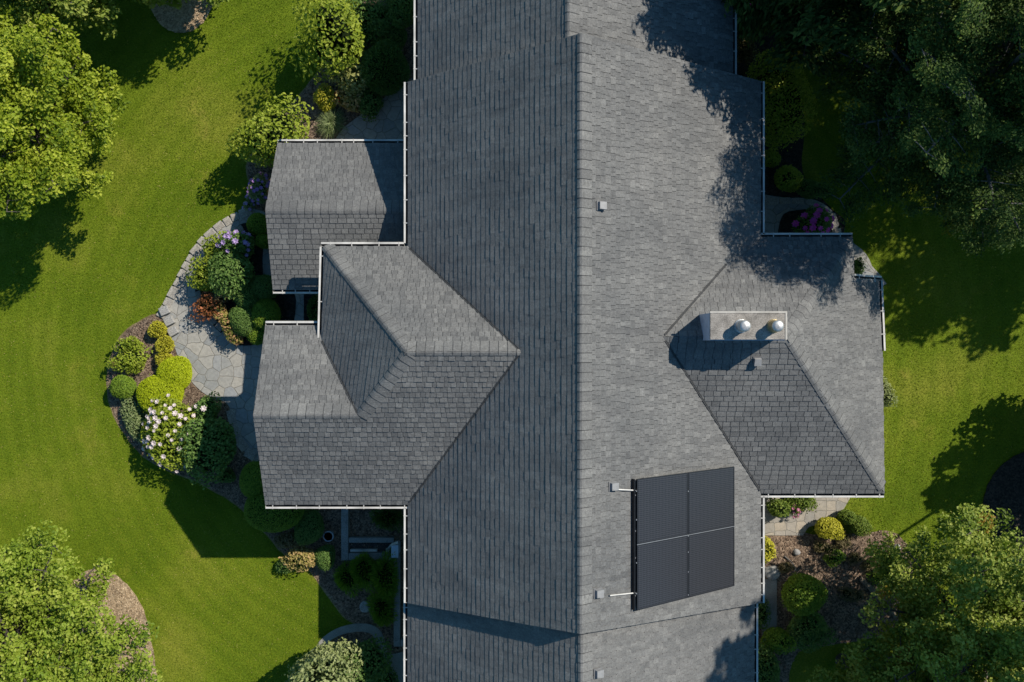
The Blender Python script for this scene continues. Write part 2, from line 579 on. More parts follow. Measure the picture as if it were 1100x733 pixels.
_, P_e = sheet('tree_bed_east', [(1118 + 62 * math.cos(a), 545 + 62 * math.sin(a)) for a in np.linspace(0, 2 * PI, 16, endpoint=False)], 0.03, M['soil'], 4, wob=0.02)

# paving
patio_px = [(271, 224), (252, 232), (235, 241), (220, 253), (208, 268), (198, 286), (189, 304), (181, 321), (174, 336), (180, 354), (187, 370),
            (193, 386), (200, 400), (208, 412), (222, 424), (240, 431), (247, 438), (249, 455), (255, 473), (266, 488), (285, 500), (345, 505), (345, 300), (310, 285), (300, 240)]
_, P_patio = sheet('flagstone_patio', patio_px, 0.045, M['flag'], 3)
island_px = [(263, 240), (249, 250), (233, 263), (220, 279), (211, 298), (211, 316), (218, 334), (229, 349), (243, 362), (258, 371), (278, 370), (300, 364),
             (315, 350), (316, 312), (288, 308), (283, 290), (283, 268), (286, 244)]
_, P_island = sheet('garden_bed_island', island_px, 0.085, M['soil'], 3)
_, P_slot = sheet('garden_bed_slot', [(327, 306), (350, 306), (350, 356), (327, 356)], 0.085, M['soil'], 0)
_, P_npatio = sheet('flagstone_terrace', [(350, 165), (358, 153), (370, 137), (386, 125), (404, 113), (420, 100), (436, 88), (470, 70), (470, 170)], 0.045, M['flag'], 0)
path_c = [(344, 694), (354, 684), (368, 677), (384, 674), (397, 675), (405, 680), (409, 690), (411, 700)]
wl = [(-6, 1)] * 8
lft, rgt = [], []
for i, (x, y) in enumerate(path_c):
    a = Vector(path_c[max(i - 1, 0)])
    b = Vector(path_c[min(i + 1, len(path_c) - 1)])
    d = (b - a).normalized()
    w = 3.5 + 1.8 * i / 7
    lft.append((x + d.y * w, y - d.x * w))
    rgt.append((x - d.y * w, y + d.x * w))
_, P_path = sheet('garden_path', lft + [(418, 703), (460, 704), (460, 790), (424, 790), (416, 735), (407, 715)] + rgt[::-1], 0.045, M['walk'], 3)
_, P_spatio = sheet('flagstone_landing', [(770, 500), (770, 575), (862, 575), (868, 566), (884, 562), (896, 557), (905, 548), (912, 536), (916, 525), (916, 500)], 0.045, M['flag_small'], 0)
_, P_ring = sheet('flagstone_walk_east', [(770, 214), (845, 213), (870, 214), (888, 222), (899, 236), (902, 252), (925, 268), (936, 286), (940, 312), (770, 312)], 0.05, M['flag'], 3)
_, P_ringbed = sheet('garden_bed_round', [(838, 236), (858, 226), (880, 228), (892, 244), (894, 262), (890, 290), (838, 290)], 0.07, M['soil'], 4)
_, P_swalk = sheet('side_path', [(818, 622), (834, 622), (834, 672), (829, 684), (818, 690)], 0.045, M['walk'], 0)

# ------------------------------------------------------------------ house
house = empty('house', (0, 0, 0), 0, 'long grey shingle roofed house with white gutters, cross gables and a wide chimney', 'house')


def roof_face(pts, name='roof_slope', expo=0.17, tab=(0.11, 0.25), seed=0, thick=0.13, contrast=1.0, even=False):
    rnd = random.Random(seed)
    a = pts[0]
    n = Vector((0, 0, 0))
    for i in range(len(pts)):
        p, q = pts[i], pts[(i + 1) % len(pts)]
        n += Vector(((p.y - q.y) * (p.z + q.z), (p.z - q.z) * (p.x + q.x), (p.x - q.x) * (p.y + q.y)))
    n.normalize()
    if n.z < 0:
        n = -n
        pts = pts[::-1]
    u = Vector((0, 0, 1)).cross(n).normalized()
    v = n.cross(u).normalized()
    if v.z < 0:
        v, u = -v, -u
    P = [((p - a).dot(u), (p - a).dot(v)) for p in pts]

    def clip(poly, ax, val, keep_greater):
        out = []
        for i in range(len(poly)):
            p, q = poly[i], poly[(i + 1) % len(poly)]
            dp = (p[ax] - val) * (1 if keep_greater else -1)
            dq = (q[ax] - val) * (1 if keep_greater else -1)
            if dp >= 0:
                out.append(p)
            if (dp > 0 > dq) or (dp < 0 < dq):
                s = dp / (dp - dq)
                out.append((p[0] + (q[0] - p[0]) * s, p[1] + (q[1] - p[1]) * s))
        return out

    V, Fc, MI, T = [], [], [], []

    def W(uv, h):
        return a + u * uv[0] + v * uv[1] + n * h

    # deck board under the shingles
    m = len(pts)
    V += [W(p, -0.012) for p in P] + [W(p, -thick) for p in P]
    Fc.append(list(range(m)))
    Fc.append(list(range(2 * m - 1, m - 1, -1)))
    MI += [1, 2]
    T += [0.0, 0.5]
    for i in range(m):
        j = (i + 1) % m
        Fc.append((i, m + i, m + j, j))
        MI.append(1)
        T.append(0.3)
    v0 = min(p[1] for p in P)
    v1 = max(p[1] for p in P)
    k = 0
    y = v0
    while y < v1 - 0.01:
        strip = clip(clip(P, 1, y, True), 1, y + expo, False)
        if len(strip) >= 3:
            x = min(p[0] for p in strip) - (rnd.uniform(0, tab[0]) if not even else (k % 2) * 0.13 + rnd.uniform(0, 0.04))
            xe = max(p[0] for p in strip)
            thickrow = rnd.random() < 0.5
            while x < xe:
                w = rnd.uniform(*tab) if not even else rnd.uniform(0.22, 0.29)
                tabp = clip(clip(strip, 0, x, True), 0, x + w - (0.004 if even == 2 else 0.016 if even else 0.010), False)
                x += w
                thickrow = not thickrow if rnd.random() < 0.85 else thickrow
                if len(tabp) < 3:
                    continue
                th = (0.026 if thickrow else 0.015) + rnd.uniform(-0.002, 0.002)
                base = 0.58 if thickrow else 0.45
                if even:
                    th = rnd.uniform(0.012, 0.022) if even != 2 else rnd.uniform(0.007, 0.017)
                    base = 0.52
                tn = min(1, max(0.14, base + rnd.gauss(0, 0.055 * contrast)))
                i0 = len(V)
                for p in tabp:
                    s = (p[1] - y) / expo
                    V.append(W(p, th * (1 - s) + 0.002 * s))
                Fc.append(list(range(i0, i0 + len(tabp))))
                MI.append(0)
                T.append(tn)
                lo = [p for p in tabp if abs(p[1] - y) < 1e-5]
                if len(lo) >= 2:
                    l0 = min(lo)
                    l1 = max(lo)
                    i1 = len(V)
                    V += [W(l0, -0.012), W(l1, -0.012), W(l1, th), W(l0, th)]
                    Fc.append((i1, i1 + 1, i1 + 2, i1 + 3))
                    MI.append(0)
                    T.append(0.0)
        y += expo
        k += 1
    return polymesh(name, V, Fc, [M['shingle'], M['roof_edge'], M['siding']], house, None, MI, T)


def caps(A, B, n1, n2, w1=0.26, w2=0.26, step=0.25, seed=0, lift=0.018):
    """Row of folded cap shingles along a ridge or hip running from A to B."""
    rnd = random.Random(seed)
    d = (B - A)
    Ltot = d.length
    d.normalize()

    def side(n):
        s = d.cross(n)
        s.normalize()
        return s if s.z < 0 else -s
    s1, s2 = side(n1), side(n2)
    nm = (n1 + n2).normalized()
    q = QM()
    x = 0.0
    while x < Ltot - 0.02:
        l = min(step, Ltot - x) + (0.05 if x + step < Ltot else 0.0)
        h0 = lift + 0.009 + rnd.uniform(-0.001, 0.001)
        h1 = lift
        t = min(1, max(0.2, rnd.gauss(0.55, 0.09)))
        prof = [(s1 * w1, n1, t), (s1 * w1 * 0.35, n1, t), (s1 * 0.03, nm, t), (s2 * 0.03, nm, t), (s2 * w2 * 0.35, n2, t), (s2 * w2, n2, t)]
        lo, hi = [], []
        for (o, n, _) in prof:
            lo.append(A + d * x + o + n * h0)
            hi.append(A + d * (x + l) + o + n * h1)
        vs = [tuple(p) for p in lo + hi] + [tuple(p - pr[1] * 0.03) for p, pr in zip(lo, prof)]
        m = len(prof)
        f = [(i, i + 1, m + i + 1, m + i) for i in range(m - 1)] + [(2 * m + i, 2 * m + i + 1, i + 1, i) for i in range(m - 1)]
        q.add(vs, f, 0, [t + rnd.uniform(-0.03, 0.03)] * (m - 1) + [0.0] * (m - 1))
        st_ = [tuple(A + d * (x - 0.004) + o + n_ * (h0 + 0.0015)) for (o, n_, _) in prof] + [tuple(A + d * (x + 0.010) + o + n_ * (h0 + 0.001)) for (o, n_, _) in prof]
        q.add(st_, [(i, i + 1, m + i + 1, m + i) for i in range(m - 1)], 0, rnd.uniform(0.02, 0.12))
        # long edges
        e = [tuple(lo[0]), tuple(hi[0]), tuple(hi[0] - n1 * 0.05), tuple(lo[0] - n1 * 0.06), tuple(lo[-1]), tuple(hi[-1]), tuple(hi[-1] - n2 * 0.05), tuple(lo[-1] - n2 * 0.06)]
        q.add(e, [(0, 1, 2, 3), (4, 5, 6, 7)], 0, 0.05)
        x += step
    return q.build('ridge_cap', [M['shingle']], house)


_hg = QM()
_hg.box((-0.014, -0.03, -0.012), (0.014, 0.145, 0.0), 0)
_hg.box((-0.022, -0.055, -0.012), (0.022, -0.03, 0.012), 0)
hanger_proto = [None]


def gutter(a, b, outw, w=0.135, hang=0.75, seed=0, ends=True):
    """White eave gutter from a to b; outw points away from the house."""
    rnd = random.Random(seed)
    a, b = Vector(a), Vector(b)
    d = (b - a)
    Ln = d.length
    d.normalize()
    outw = Vector(outw).normalized()
    g = empty_q = QM()
    z = Vector((0, 0, 1))

    def pr(o, h):
        return outw * o + z * h
    # profile: fascia board, gutter back, bottom, ogee front, lip
    prof = [pr(0.0, 0.0), pr(0.012, 0.0), pr(0.012, -0.10), pr(w * 0.75, -0.10), pr(w * 0.92, -0.05), pr(w - 0.012, -0.006), pr(w - 0.055, -0.006), pr(w - 0.055, 0.010), pr(w, 0.010), pr(w + 0.012, -0.04), pr(w * 0.8, -0.125), pr(0.0, -0.125)]
    mids = [0, 1, 1, 1, 1, 0, 0, 0, 0, 0, 0]
    m = len(prof)
    vs = [tuple(a + p) for p in prof] + [tuple(b + p) for p in prof]
    g.add(vs, [(i, i + 1, m + i + 1, m + i) for i in range(m - 1)], mids)
    if ends:
        for c, sg in ((a, -1), (b, 1)):
            e = c + d * 0.004 * sg
            g.add([tuple(e + pr(0.0, 0.006)), tuple(e + pr(w + 0.008, 0.006)), tuple(e + pr(w * 0.8, -0.127)), tuple(e + pr(0, -0.127))], [(0, 1, 2, 3)], 0)
    # fascia board below
    g.add([tuple(a + pr(-0.01, -0.02)), tuple(b + pr(-0.01, -0.02)), tuple(b + pr(-0.01, -0.24)), tuple(a + pr(-0.01, -0.24))], [(0, 1, 2, 3)], 0)
    go = g.build('gutter', [M['white'], M['gutter_bed']], house)
    x = rnd.uniform(0.2, 0.4)
    while x < Ln - 0.1:
        p = a + d * x + z * 0.016
        mat = Matrix(((d.x, outw.x, 0, p.x), (d.y, outw.y, 0, p.y), (d.z, outw.z, 1, p.z), (0, 0, 0, 1)))
        if hanger_proto[0] is None:
            o = _hg.build('hanger', [M['white']], go)
            hanger_proto[0] = o
        else:
            o = hanger_proto[0].copy()
            COL.objects.link(o)
            o.parent = go
        o.matrix_local = mat
        x += hang * rnd.uniform(0.55, 1.25)
    return go


def gable_prism(prof, ax, lo, hi, mat='siding'):
    """Wall body: profile of (horizontal, z) extruded along ax ('x' or 'y')."""
    n = len(prof)
    V = []
    for q in (lo, hi):
        for (h, z) in prof:
            V.append((q, h, z) if ax == 'x' else (h, q, z))
    Fc = [list(range(n)), list(range(2 * n - 1, n - 1, -1))] + [(i, (i + 1) % n, n + (i + 1) % n, n + i) for i in range(n)]
    return polymesh('wall', V, Fc, [M[mat]], house)


ZE = 4.0
# main block
mw, me_ = -3.19, 7.633
ry0, ry1 = 7.96, -7.53
MN_W, MN_E = Vector((mw, 7.96, ZE)), Vector((me_, 7.98, ZE))
MS_W, MS_E = Vector((mw, -8.05, ZE)), Vector((me_, -8.05, ZE))
MR_N, MR_S = Vector((1.78, 7.94, 7.7)), Vector((1.78, -7.56, 7.7))
PLW = plane3(MN_W, MS_W, MR_N)
PLE = plane3(MN_E, MS_E, MR_N)
roof_face([MN_W, MS_W, MR_S, MR_N], seed=1, even=2)
roof_face([MS_E, MN_E, MR_N, MR_S], seed=2, contrast=1.2)
caps(MR_S, MR_N, PLW[1], PLE[1], 0.10, 0.34, seed=3)
gable_prism([(-2.8, 0), (7.2, 0), (7.2, zat(PLE, 7.2, 0) - 0.17), (1.78, 7.50), (-2.8, zat(PLW, -2.8, 0) - 0.17)], 'y', -7.35, 7.65)

# north block
nw, ne, nr, nz = -2.887, 6.776, 1.496, 7.28
A1, A2 = Vector((nw, 7.2, ZE)), Vector((nw, 14.2, ZE))
B1, B2 = Vector((ne, 7.2, ZE)), Vector((ne, 14.2, ZE))
R1, R2 = Vector((nr, 7.2, nz)), Vector((nr, 14.2, nz))
PNW, PNE = plane3(A1, A2, R1), plane3(B1, B2, R1)
roof_face([A2, A1, R1, R2], seed=4, even=2)
roof_face([B1, B2, R2, R1], seed=5, contrast=1.2)
caps(R1 + Vector((0, 0.72, 0)), R2, PNW[1], PNE[1], 0.10, 0.34, seed=6)
gable_prism([(-2.5, 0), (6.4, 0), (6.4, zat(PNE, 6.4, 0) - 0.17), (nr, nz - 0.2), (-2.5, zat(PNW, -2.5, 0) - 0.17)], 'y', 7.0, 13.9)

# south block
sw_, se_, sr, sze, szr = -3.248, 7.54, 1.83, 3.67, 7.37
A1, A2 = Vector((sw_, -14.2, sze)), Vector((sw_, -7.0, sze))
B1, B2 = Vector((se_, -14.2, sze)), Vector((se_, -7.0, sze))
R1, R2 = Vector((sr, -14.2, szr)), Vector((sr, -7.0, szr))
PSW, PSE = plane3(A1, A2, R1), plane3(B1, B2, R1)
roof_face([A2, A1, R1, R2], seed=7, even=2)
roof_face([B1, B2, R2, R1], seed=8, contrast=1.2)
caps(R1, Vector((sr, -7.62, szr)), PSW[1], PSE[1], 0.10, 0.34, seed=9)
gable_prism([(-2.9, 0), (7.15, 0), (7.15, zat(PSE, 7.15, 0) - 0.17), (sr, szr - 0.2), (-2.9, zat(PSW, -2.9, 0) - 0.17)], 'y', -13.9, -7.2)

# north-west wing (low gable)
ze2, zr2 = 2.3, 3.25
e_ = -2.82
n0, n1_ = at(298, 154, ze2), None
s0 = at(293, 311, ze2)
r0 = at(285, 226, zr2)
NWn = [n0, Vector((e_, n0.y, ze2)), Vector((e_, r0.y, zr2)), r0]
NWs = [s0, Vector((e_, s0.y, ze2)), Vector((e_, r0.y, zr2)), r0]
P1, P2 = plane3(*NWn[:3]), plane3(*NWs[:3])
roof_face(NWn, seed=10, contrast=1.1)
roof_face(NWs, seed=11, even=True, contrast=1.6)
caps(r0, Vector((e_, r0.y, zr2)), P1[1], P2[1], 0.36, 0.11, seed=12)
gable_prism([(n0.y - 0.4, 0), (s0.y + 0.4, 0), (s0.y + 0.4, zat(P2, 0, s0.y + 0.4) - 0.17), (r0.y, zr2 - 0.2), (n0.y - 0.4, zat(P1, 0, n0.y - 0.4) - 0.17)], 'x', -7.3, -2.6)

# south-west wing: hip with a lower gable
RE = on(560, 378, PLW)
zh = RE.z
AP = at(437, 378, zh)
AP.y = RE.y
HNW = at(348, 265, ZE)
HNE = at(438, 265, ZE)
S_W = at(285, 542, ZE)
S_E = at(438, 542, ZE)
S_W.y = S_E.y
PHN = plane3(HNW, HNE, AP)
PHS = plane3(S_W, S_E, AP)
GE = on(385, 446, PHS)
PHW = plane3(HNW, AP, GE)
HSW = on(347.5, 365, PHW)
HSW.x = HNW.x
HSW.z = zat(PHW, HSW.x, HSW.y)
GW = at(272, 446, GE.z)
GW.y = GE.y
PGN = plane3(GW, GE, HSW)
GNE = on(347, 350, PGN)
GNE.x = HSW.x + 0.3
GNW = on(285, 350, PGN)
GNE.y = GNW.y
GNE.z = GNW.z = zat(PGN, GNW.x, GNW.y)
roof_face([HNW, HNE, RE, AP], seed=13, contrast=1.4)
roof_face([HNW, HSW, GE, AP], seed=14, even=2)
# the southern slope runs through below hip and gable
roof_face([S_W, S_E, RE, AP, GE, GW], seed=15, contrast=1.1)
roof_face([GNW, GNE, Vector((HSW.x + 0.3, HSW.y, HSW.z)) * 0.0 + HSW, GE, GW], seed=16, contrast=1.4) if False else roof_face([GNW, Vector((HSW.x, GNW.y, GNW.z)), HSW, GE, GW], seed=16, contrast=1.4)
caps(AP, RE, PHN[1], PHS[1], 0.36, 0.11, seed=17)
caps(GW, GE, PGN[1], PHS[1], 0.36, 0.11, seed=18)
caps(HNW, AP, PHN[1], PHW[1], 0.30, 0.11, seed=19)
caps(GE, AP, PHS[1], PHW[1], 0.30, 0.11, seed=20)
polymesh('wall', [(-5.4, 2.5, 0), (-2.6, 2.5, 0), (-2.6, -4.6, 0), (-5.4, -4.6, 0), (-5.4, 2.5, 3.9), (-2.6, 2.5, 3.9), (-2.6, -4.6, 3.9), (-5.4, -4.6, 3.9)],
         [(0, 4, 5, 1), (1, 5, 6, 2), (2, 6, 7, 3), (3, 7, 4, 0), (4, 7, 6, 5)], [M['siding']], house)
yn, ys = GNW.y - 0.35, S_W.y + 0.4
gable_prism([(yn, 0), (ys, 0), (ys, zat(PHS, 0, ys) - 0.17), (GW.y, GW.z - 0.2), (yn, zat(PGN, 0, yn) - 0.17)], 'x', GW.x + 0.42, -5.2)

# east wing
ER = on(712, 362, PLE)
EA = at(845, 362, ER.z)
EA.y = ER.y
EN0, EN1 = at(818, 255, ZE), at(916, 255, ZE)
ES0, ES1 = at(818, 530, ZE), at(950, 530, ZE)
PEN, PES = plane3(EN0, EN1, EA), plane3(ES0, ES1, EA)
PEE = plane3(EA, EN1, ES1)
E3 = on(916.5, 299, PEE)
E3.x = EN1.x
E4 = on(944, 299, PEE)
E5 = on(945, 377, PEE)
E6 = on(948, 378, PEE)
E4.y = E3.y
E5.x = E4.x
for q in (E3, E4, E5):
    q.z = zat(PEE, q.x, q.y)
roof_face([EN0, EN1, EA, ER], seed=21, contrast=1.2)
roof_face([ES0, ES1, EA, ER], seed=22, even=True, contrast=1.6)
roof_face([EA, EN1, E3, E4, E5, E6, ES1], seed=23, contrast=1.2)
caps(ER.lerp(EA, 0.13), EA, PEN[1], PES[1], 0.2, 0.17, seed=24)
caps(EN1.lerp(EA, 0.04), EA, PEN[1], PEE[1], 0.2, 0.2, seed=25)
caps(ES1.lerp(EA, 0.03), EA, PES[1], PEE[1], 0.11, 0.30, seed=26)
wz = 3.3
polymesh('wall', [(7.0, 2.7, 0), (EN1.x - 0.4, 2.7, 0), (EN1.x - 0.4, E3.y - 0.3, 0), (E4.x - 0.4, E3.y - 0.3, 0), (E4.x - 0.4, ES1.y + 0.4, 0), (7.0, ES1.y + 0.4, 0)] +
         [(7.0, 2.7, 3.8), (EN1.x - 0.4, 2.7, 3.8), (EN1.x - 0.4, E3.y - 0.3, 3.7), (E4.x - 0.4, E3.y - 0.3, wz), (E4.x - 0.4, ES1.y + 0.4, 3.6), (7.0, ES1.y + 0.4, 3.8)],
         [(i, (i + 1) % 6, 6 + (i + 1) % 6, 6 + i) for i in range(6)], [M['siding']], house)

def valley(A, B, n1, n2, w=0.036):
    d = (B - A).normalized()
    q = QM()
    for n_, o_ in ((n1, n2), (n2, n1)):
        s_ = d.cross(n_).normalized()
        if s_.dot(o_) < 0:
            s_ = -s_
        # lies up the slope of its own plane, away from the joint
        if s_.z < 0:
            s_ = -s_
        a0, a1 = A + n_ * 0.03, B + n_ * 0.03
        q.add([tuple(a0), tuple(a1), tuple(a1 + s_ * w), tuple(a0 + s_ * w)], [(0, 1, 2, 3)], 0, 0.06)
    return q.build('valley_flashing', [M['shingle']], house)


def vis(A, B, f=0.02):
    return A.lerp(B, f), B.lerp(A, f)


valley(*vis(HNE, RE), PHN[1], PLW[1])
valley(*vis(S_E, RE), PHS[1], PLW[1])
valley(*vis(HSW, GE), PGN[1], PHW[1])
valley(*vis(on(781, 283, PLE), ER), PEN[1], PLE[1], 0.045)
valley(*vis(ES0, ER), PES[1], PLE[1])

# gutters along the eaves
dz = Vector((0, 0, -0.03))
W_, E_, N_, So_ = Vector((-1, 0, 0)), Vector((1, 0, 0)), Vector((0, 1, 0)), Vector((0, -1, 0))
gutter(Vector((nw, 14.2, ZE)) + dz, Vector((nw, 7.97, ZE)) + dz, W_, seed=1, hang=0.7)
gutter(MN_W + dz, Vector((mw, HNE.y + 0.11, ZE)) + dz, W_, seed=2, hang=0.7)
gutter(Vector((mw, S_E.y - 0.11, ZE)) + dz, MS_W + dz, W_, seed=3, hang=0.6)
gutter(Vector((sw_, -8.06, sze)) + dz, Vector((sw_, -14.2, sze)) + dz, W_, seed=4, hang=0.6)
gutter(Vector((ne, 14.2, ZE)) + dz, Vector((ne, 8.0, ZE)) + dz, E_, seed=5, hang=0.7)
gutter(MN_E + dz, Vector((me_, EN0.y + 0.10, ZE)) + dz, E_, seed=6, hang=0.7)
gutter(Vector((me_, ES0.y - 0.11, ZE)) + dz, MS_E + dz, E_, seed=7, hang=0.6)
gutter(Vector((se_, -8.06, sze)) + dz, Vector((se_, -14.2, sze)) + dz, E_, seed=8, hang=0.7)
gutter(n0 + dz, Vector((e_, n0.y, ze2)) + dz, N_, seed=9, hang=0.7)
gutter(s0 + dz, Vector((HNW.x - 0.1, s0.y, ze2)) + dz, So_, seed=10, hang=0.5)
gutter(HNW + Vector((-0.10, 0, 0)) + dz, Vector((mw - 0.13, HNE.y, ZE)) + dz, N_, seed=11, hang=0.7)
gutter(HNW + dz, HSW + dz, W_, seed=12, hang=1.4)
gutter(GNW + dz, Vector((HSW.x - 0.13, GNW.y, GNW.z)) + dz, N_, seed=13, hang=0.7)
gutter(S_W + dz, Vector((mw - 0.01, S_W.y, ZE)) + dz, So_, seed=14, hang=0.7)
gutter(Vector((me_ + 0.01, EN0.y, ZE)) + dz, EN1 + dz, N_, seed=15, hang=0.9)
gutter(E3 + dz, E4 + dz + Vector((0.1, 0, 0)), N_, seed=16, hang=0.9)
gutter(E4 + dz, E5 + dz, E_, seed=17, hang=0.6)
gutter(Vector((me_ + 0.01, ES0.y, ZE)) + dz, ES1 + dz, So_, seed=18, hang=0.8)

# chimney on the ridge of the east wing
zt = 7.05
c0, c1 = at(763, 335, zt), at(845, 365, zt)
x0, x1, y0, y1 = c0.x, c1.x, c1.y, c0.y
q = QM()
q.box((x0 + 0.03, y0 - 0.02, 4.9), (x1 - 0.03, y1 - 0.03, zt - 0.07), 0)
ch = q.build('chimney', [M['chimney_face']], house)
q = QM()
q.box((x0, y0, zt - 0.07), (x1, y1, zt), 0)
ck = bevel(q.build('chimney_cap', [M['cap_stone']], ch), 0.008)
q = QM()
t_ = 0.035
q.box((x0 - 0.012, y1 - t_, zt - 0.05), (x1 + 0.012, y1 + 0.012, zt + 0.014), 0)
q.box((x1 - t_, y0 - 0.005, zt - 0.05), (x1 + 0.012, y1 - t_, zt + 0.014), 0)
q.build('cap_trim', [M['cap_trim']], ch)
for (fx, fy, cm) in ((796, 350.5, 'steel'), (831, 350.5, 'brass')):
    p = at(fx, fy, zt)
    q = QM()
    pr = [(0.165, 0.0), (0.165, 0.05), (0.155, 0.09), (0.155, 0.20), (0.14, 0.22), (0.14, 0.30)]
    q.tube([(p.x, p.y, zt + h) for _, h in pr], [r for r, _ in pr], 20, 0)
    fo = q.build('flue', [M[cm]], ch, smooth=False)
    q = QM()
    pr = [(0.19, 0.005), (0.185, 0.035), (0.15, 0.05)]
    q.tube([(p.x, p.y, zt + h) for _, h in pr], [r for r, _ in pr], 20, 0)
    q.build('flue_collar', [M[cm]], ch)
    q = QM()
    pr = [(0.13, 0.31), (0.155, 0.315), (0.155, 0.345), (0.135, 0.385), (0.09, 0.405), (0.005, 0.41)]
    q.tube([(p.x, p.y, zt + h) for _, h in pr], [r for r, _ in pr], 20, 0)
    q.build('flue_cap', [M['steel']], ch, smooth=True)

# roof vents
vent_proto = []
for (vx, vy, pl) in ((647, 221, PLE), (660, 523, PLE), (644, 638, PLE), (644, 724, PSE), (814, 389, PES)):
    p = on(vx, vy, off(pl, 0.09))
    n = pl[1]
    vdir = (Vector((0, 0, 1)) - n * n.z).normalized()
    udir = vdir.cross(n)
    mt = Matrix(((udir.x, vdir.x, n.x, p.x - n.x * 0.07), (udir.y, vdir.y, n.y, p.y - n.y * 0.07), (udir.z, vdir.z, n.z, p.z - n.z * 0.07), (0, 0, 0, 1)))
    if not vent_proto:
        q = QM()
        q.box((-0.13, -0.13, 0), (0.13, 0.14, 0.012), 2)
        vs = [(-0.10, -0.10, 0.012), (0.10, -0.10, 0.012), (0.10, 0.10, 0.012), (-0.10, 0.10, 0.012), (-0.10, -0.105, 0.13), (0.10, -0.105, 0.13), (0.095, 0.095, 0.10), (-0.095, 0.095, 0.10)]
        q.add(vs, [(4, 5, 6, 7), (0, 1, 5, 4), (1, 2, 6, 5), (2, 3, 7, 6), (3, 0, 4, 7)], 0)
        q.box((-0.085, -0.110, 0.03), (0.085, -0.1055, 0.09), 1)
        o = bevel(q.build('roof_vent', [M['vent'], M['gutter_bed'], M['roof_edge']], house), 0.008)
        vent_proto.append(o)
    else:
        o = vent_proto[0].copy()
        COL.objects.link(o)
        o.parent = house
    o.matrix_local = mt

# conduits running to the solar panels
for a, b in (((663, 526), (683, 527)), ((655, 640), (683, 637))):
    q = QM()
    pa, pb = on(*a, off(PLE, 0.06)), on(*b, off(PLE, 0.08))
    q.tube([pa, pa.lerp(pb, 0.5), pb], [0.02] * 3, 8)
    q.build('conduit', [M['white']], house, smooth=True)

# ------------------------------------------------------------------ solar panels
PP = off(PLE, 0.16)
n = PLE[1]
TL, BL = on(684.6, 515, PP), on(684.6, 656, PP)
TR = on(789, 506, PP)
yv = Vector((0, 1, 0))
xv = (TR - TL)
xv.y = 0
wx = xv.length
xv.normalize()
hy = TL.y - BL.y
gap = 0.022
pw, ph = (wx - gap) / 2, (hy - gap) / 2
lab = [['solar panel nearest the ridge in the upper pair, beside a roof vent', 'solar panel at the eave side of the upper pair, nearest the chimney wing'],
       ['solar panel nearest the ridge in the lower pair, beside the lower white conduit', 'solar panel at the eave side of the lower pair, nearest the white gutter']]
for j in range(2):
    for i in range(2):
        org = TL + xv * (i * (pw + gap)) - yv * (ph + j * (ph + gap))
        root = empty('solar_panel', org, 0, lab[j][i], 'solar panel', 'solar panels on the roof')
        mt = Matrix(((xv.x, 0, n.x, org.x), (xv.y, 1, n.y, org.y), (xv.z, 0, n.z, org.z), (0, 0, 0, 1)))
        root.matrix_world = mt
        q = QM()
        f_ = 0.03
        q.box((0, 0, -0.045), (pw, f_, 0.0))
        q.box((0, ph - f_, -0.045), (pw, ph, 0.0))
        q.box((0, f_, -0.045), (f_, ph - f_, 0.0))
        q.box((pw - f_, f_, -0.045), (pw, ph - f_, 0.0))
        q.build('frame', [M['frame']], root)
        g = polymesh('cell_sheet', [(f_, f_, -0.006), (pw - f_, f_, -0.006), (pw - f_, ph - f_, -0.006), (f_, ph - f_, -0.006)], [(0, 1, 2, 3)], [M['cells']], root)
        uvl = g.data.uv_layers.new(name='UVMap')
        for li, uv in enumerate(((0, 0), (pw, 0), (pw, ph), (0, ph))):
            uvl.data[li].uv = uv
rk = empty('mounting_rack', TL, 0, 'aluminium rails, clamps and dark skirt holding the solar panels above the shingles', 'mounting rack')
rk.matrix_world = Matrix(((xv.x, 0, n.x, TL.x), (xv.y, 1, n.y, TL.y), (xv.z, 0, n.z, TL.z), (0, 0, 0, 1)))
for yy in (-0.25 * ph, -0.8 * ph, -ph - gap - 0.2 * ph, -ph - gap - 0.78 * ph):
    q = QM()
    q.box((-0.05, yy - 0.02, -0.10), (wx + 0.03, yy + 0.02, -0.055))
    for fx in (0.1, wx * 0.5, wx - 0.1):
        q.box((fx - 0.03, yy - 0.035, -0.155), (fx + 0.03, yy + 0.035, -0.10))
    q.build('rail', [M['alu']], rk)
q = QM()
q.box((-0.075, -hy, -0.15), (-0.055, 0.0, -0.02))
q.build('skirt', [M['frame']], rk)
q = QM()
q.box((0, -ph - gap + 0.003, -0.03), (wx, -ph - 0.003, -0.004))
q.build('centre_strip', [M['alu']], rk)
q = QM()
q.box((pw + 0.002, -hy + 0.01, -0.03), (pw + gap - 0.002, -0.01, -0.008))
q.build('gap_strip', [M['frame']], rk)
for (cx, cy) in ((pw + gap / 2, -0.30 * ph), (pw + gap / 2, -1.02 * ph), (pw + gap / 2, -1.28 * ph), (pw + gap / 2, -1.6 * ph), (pw + gap / 2, -1.97 * ph),
                 (-0.03, -0.18 * ph), (-0.03, -0.62 * ph), (-0.03, -1.28 * ph), (-0.03, -1.75 * ph), (wx - 0.02, -1.01 * ph)):
    q = QM()
    q.box((cx - 0.013, cy - 0.015, -0.02), (cx + 0.013, cy + 0.015, 0.006))
    q.build('clamp', [M['alu']], rk)

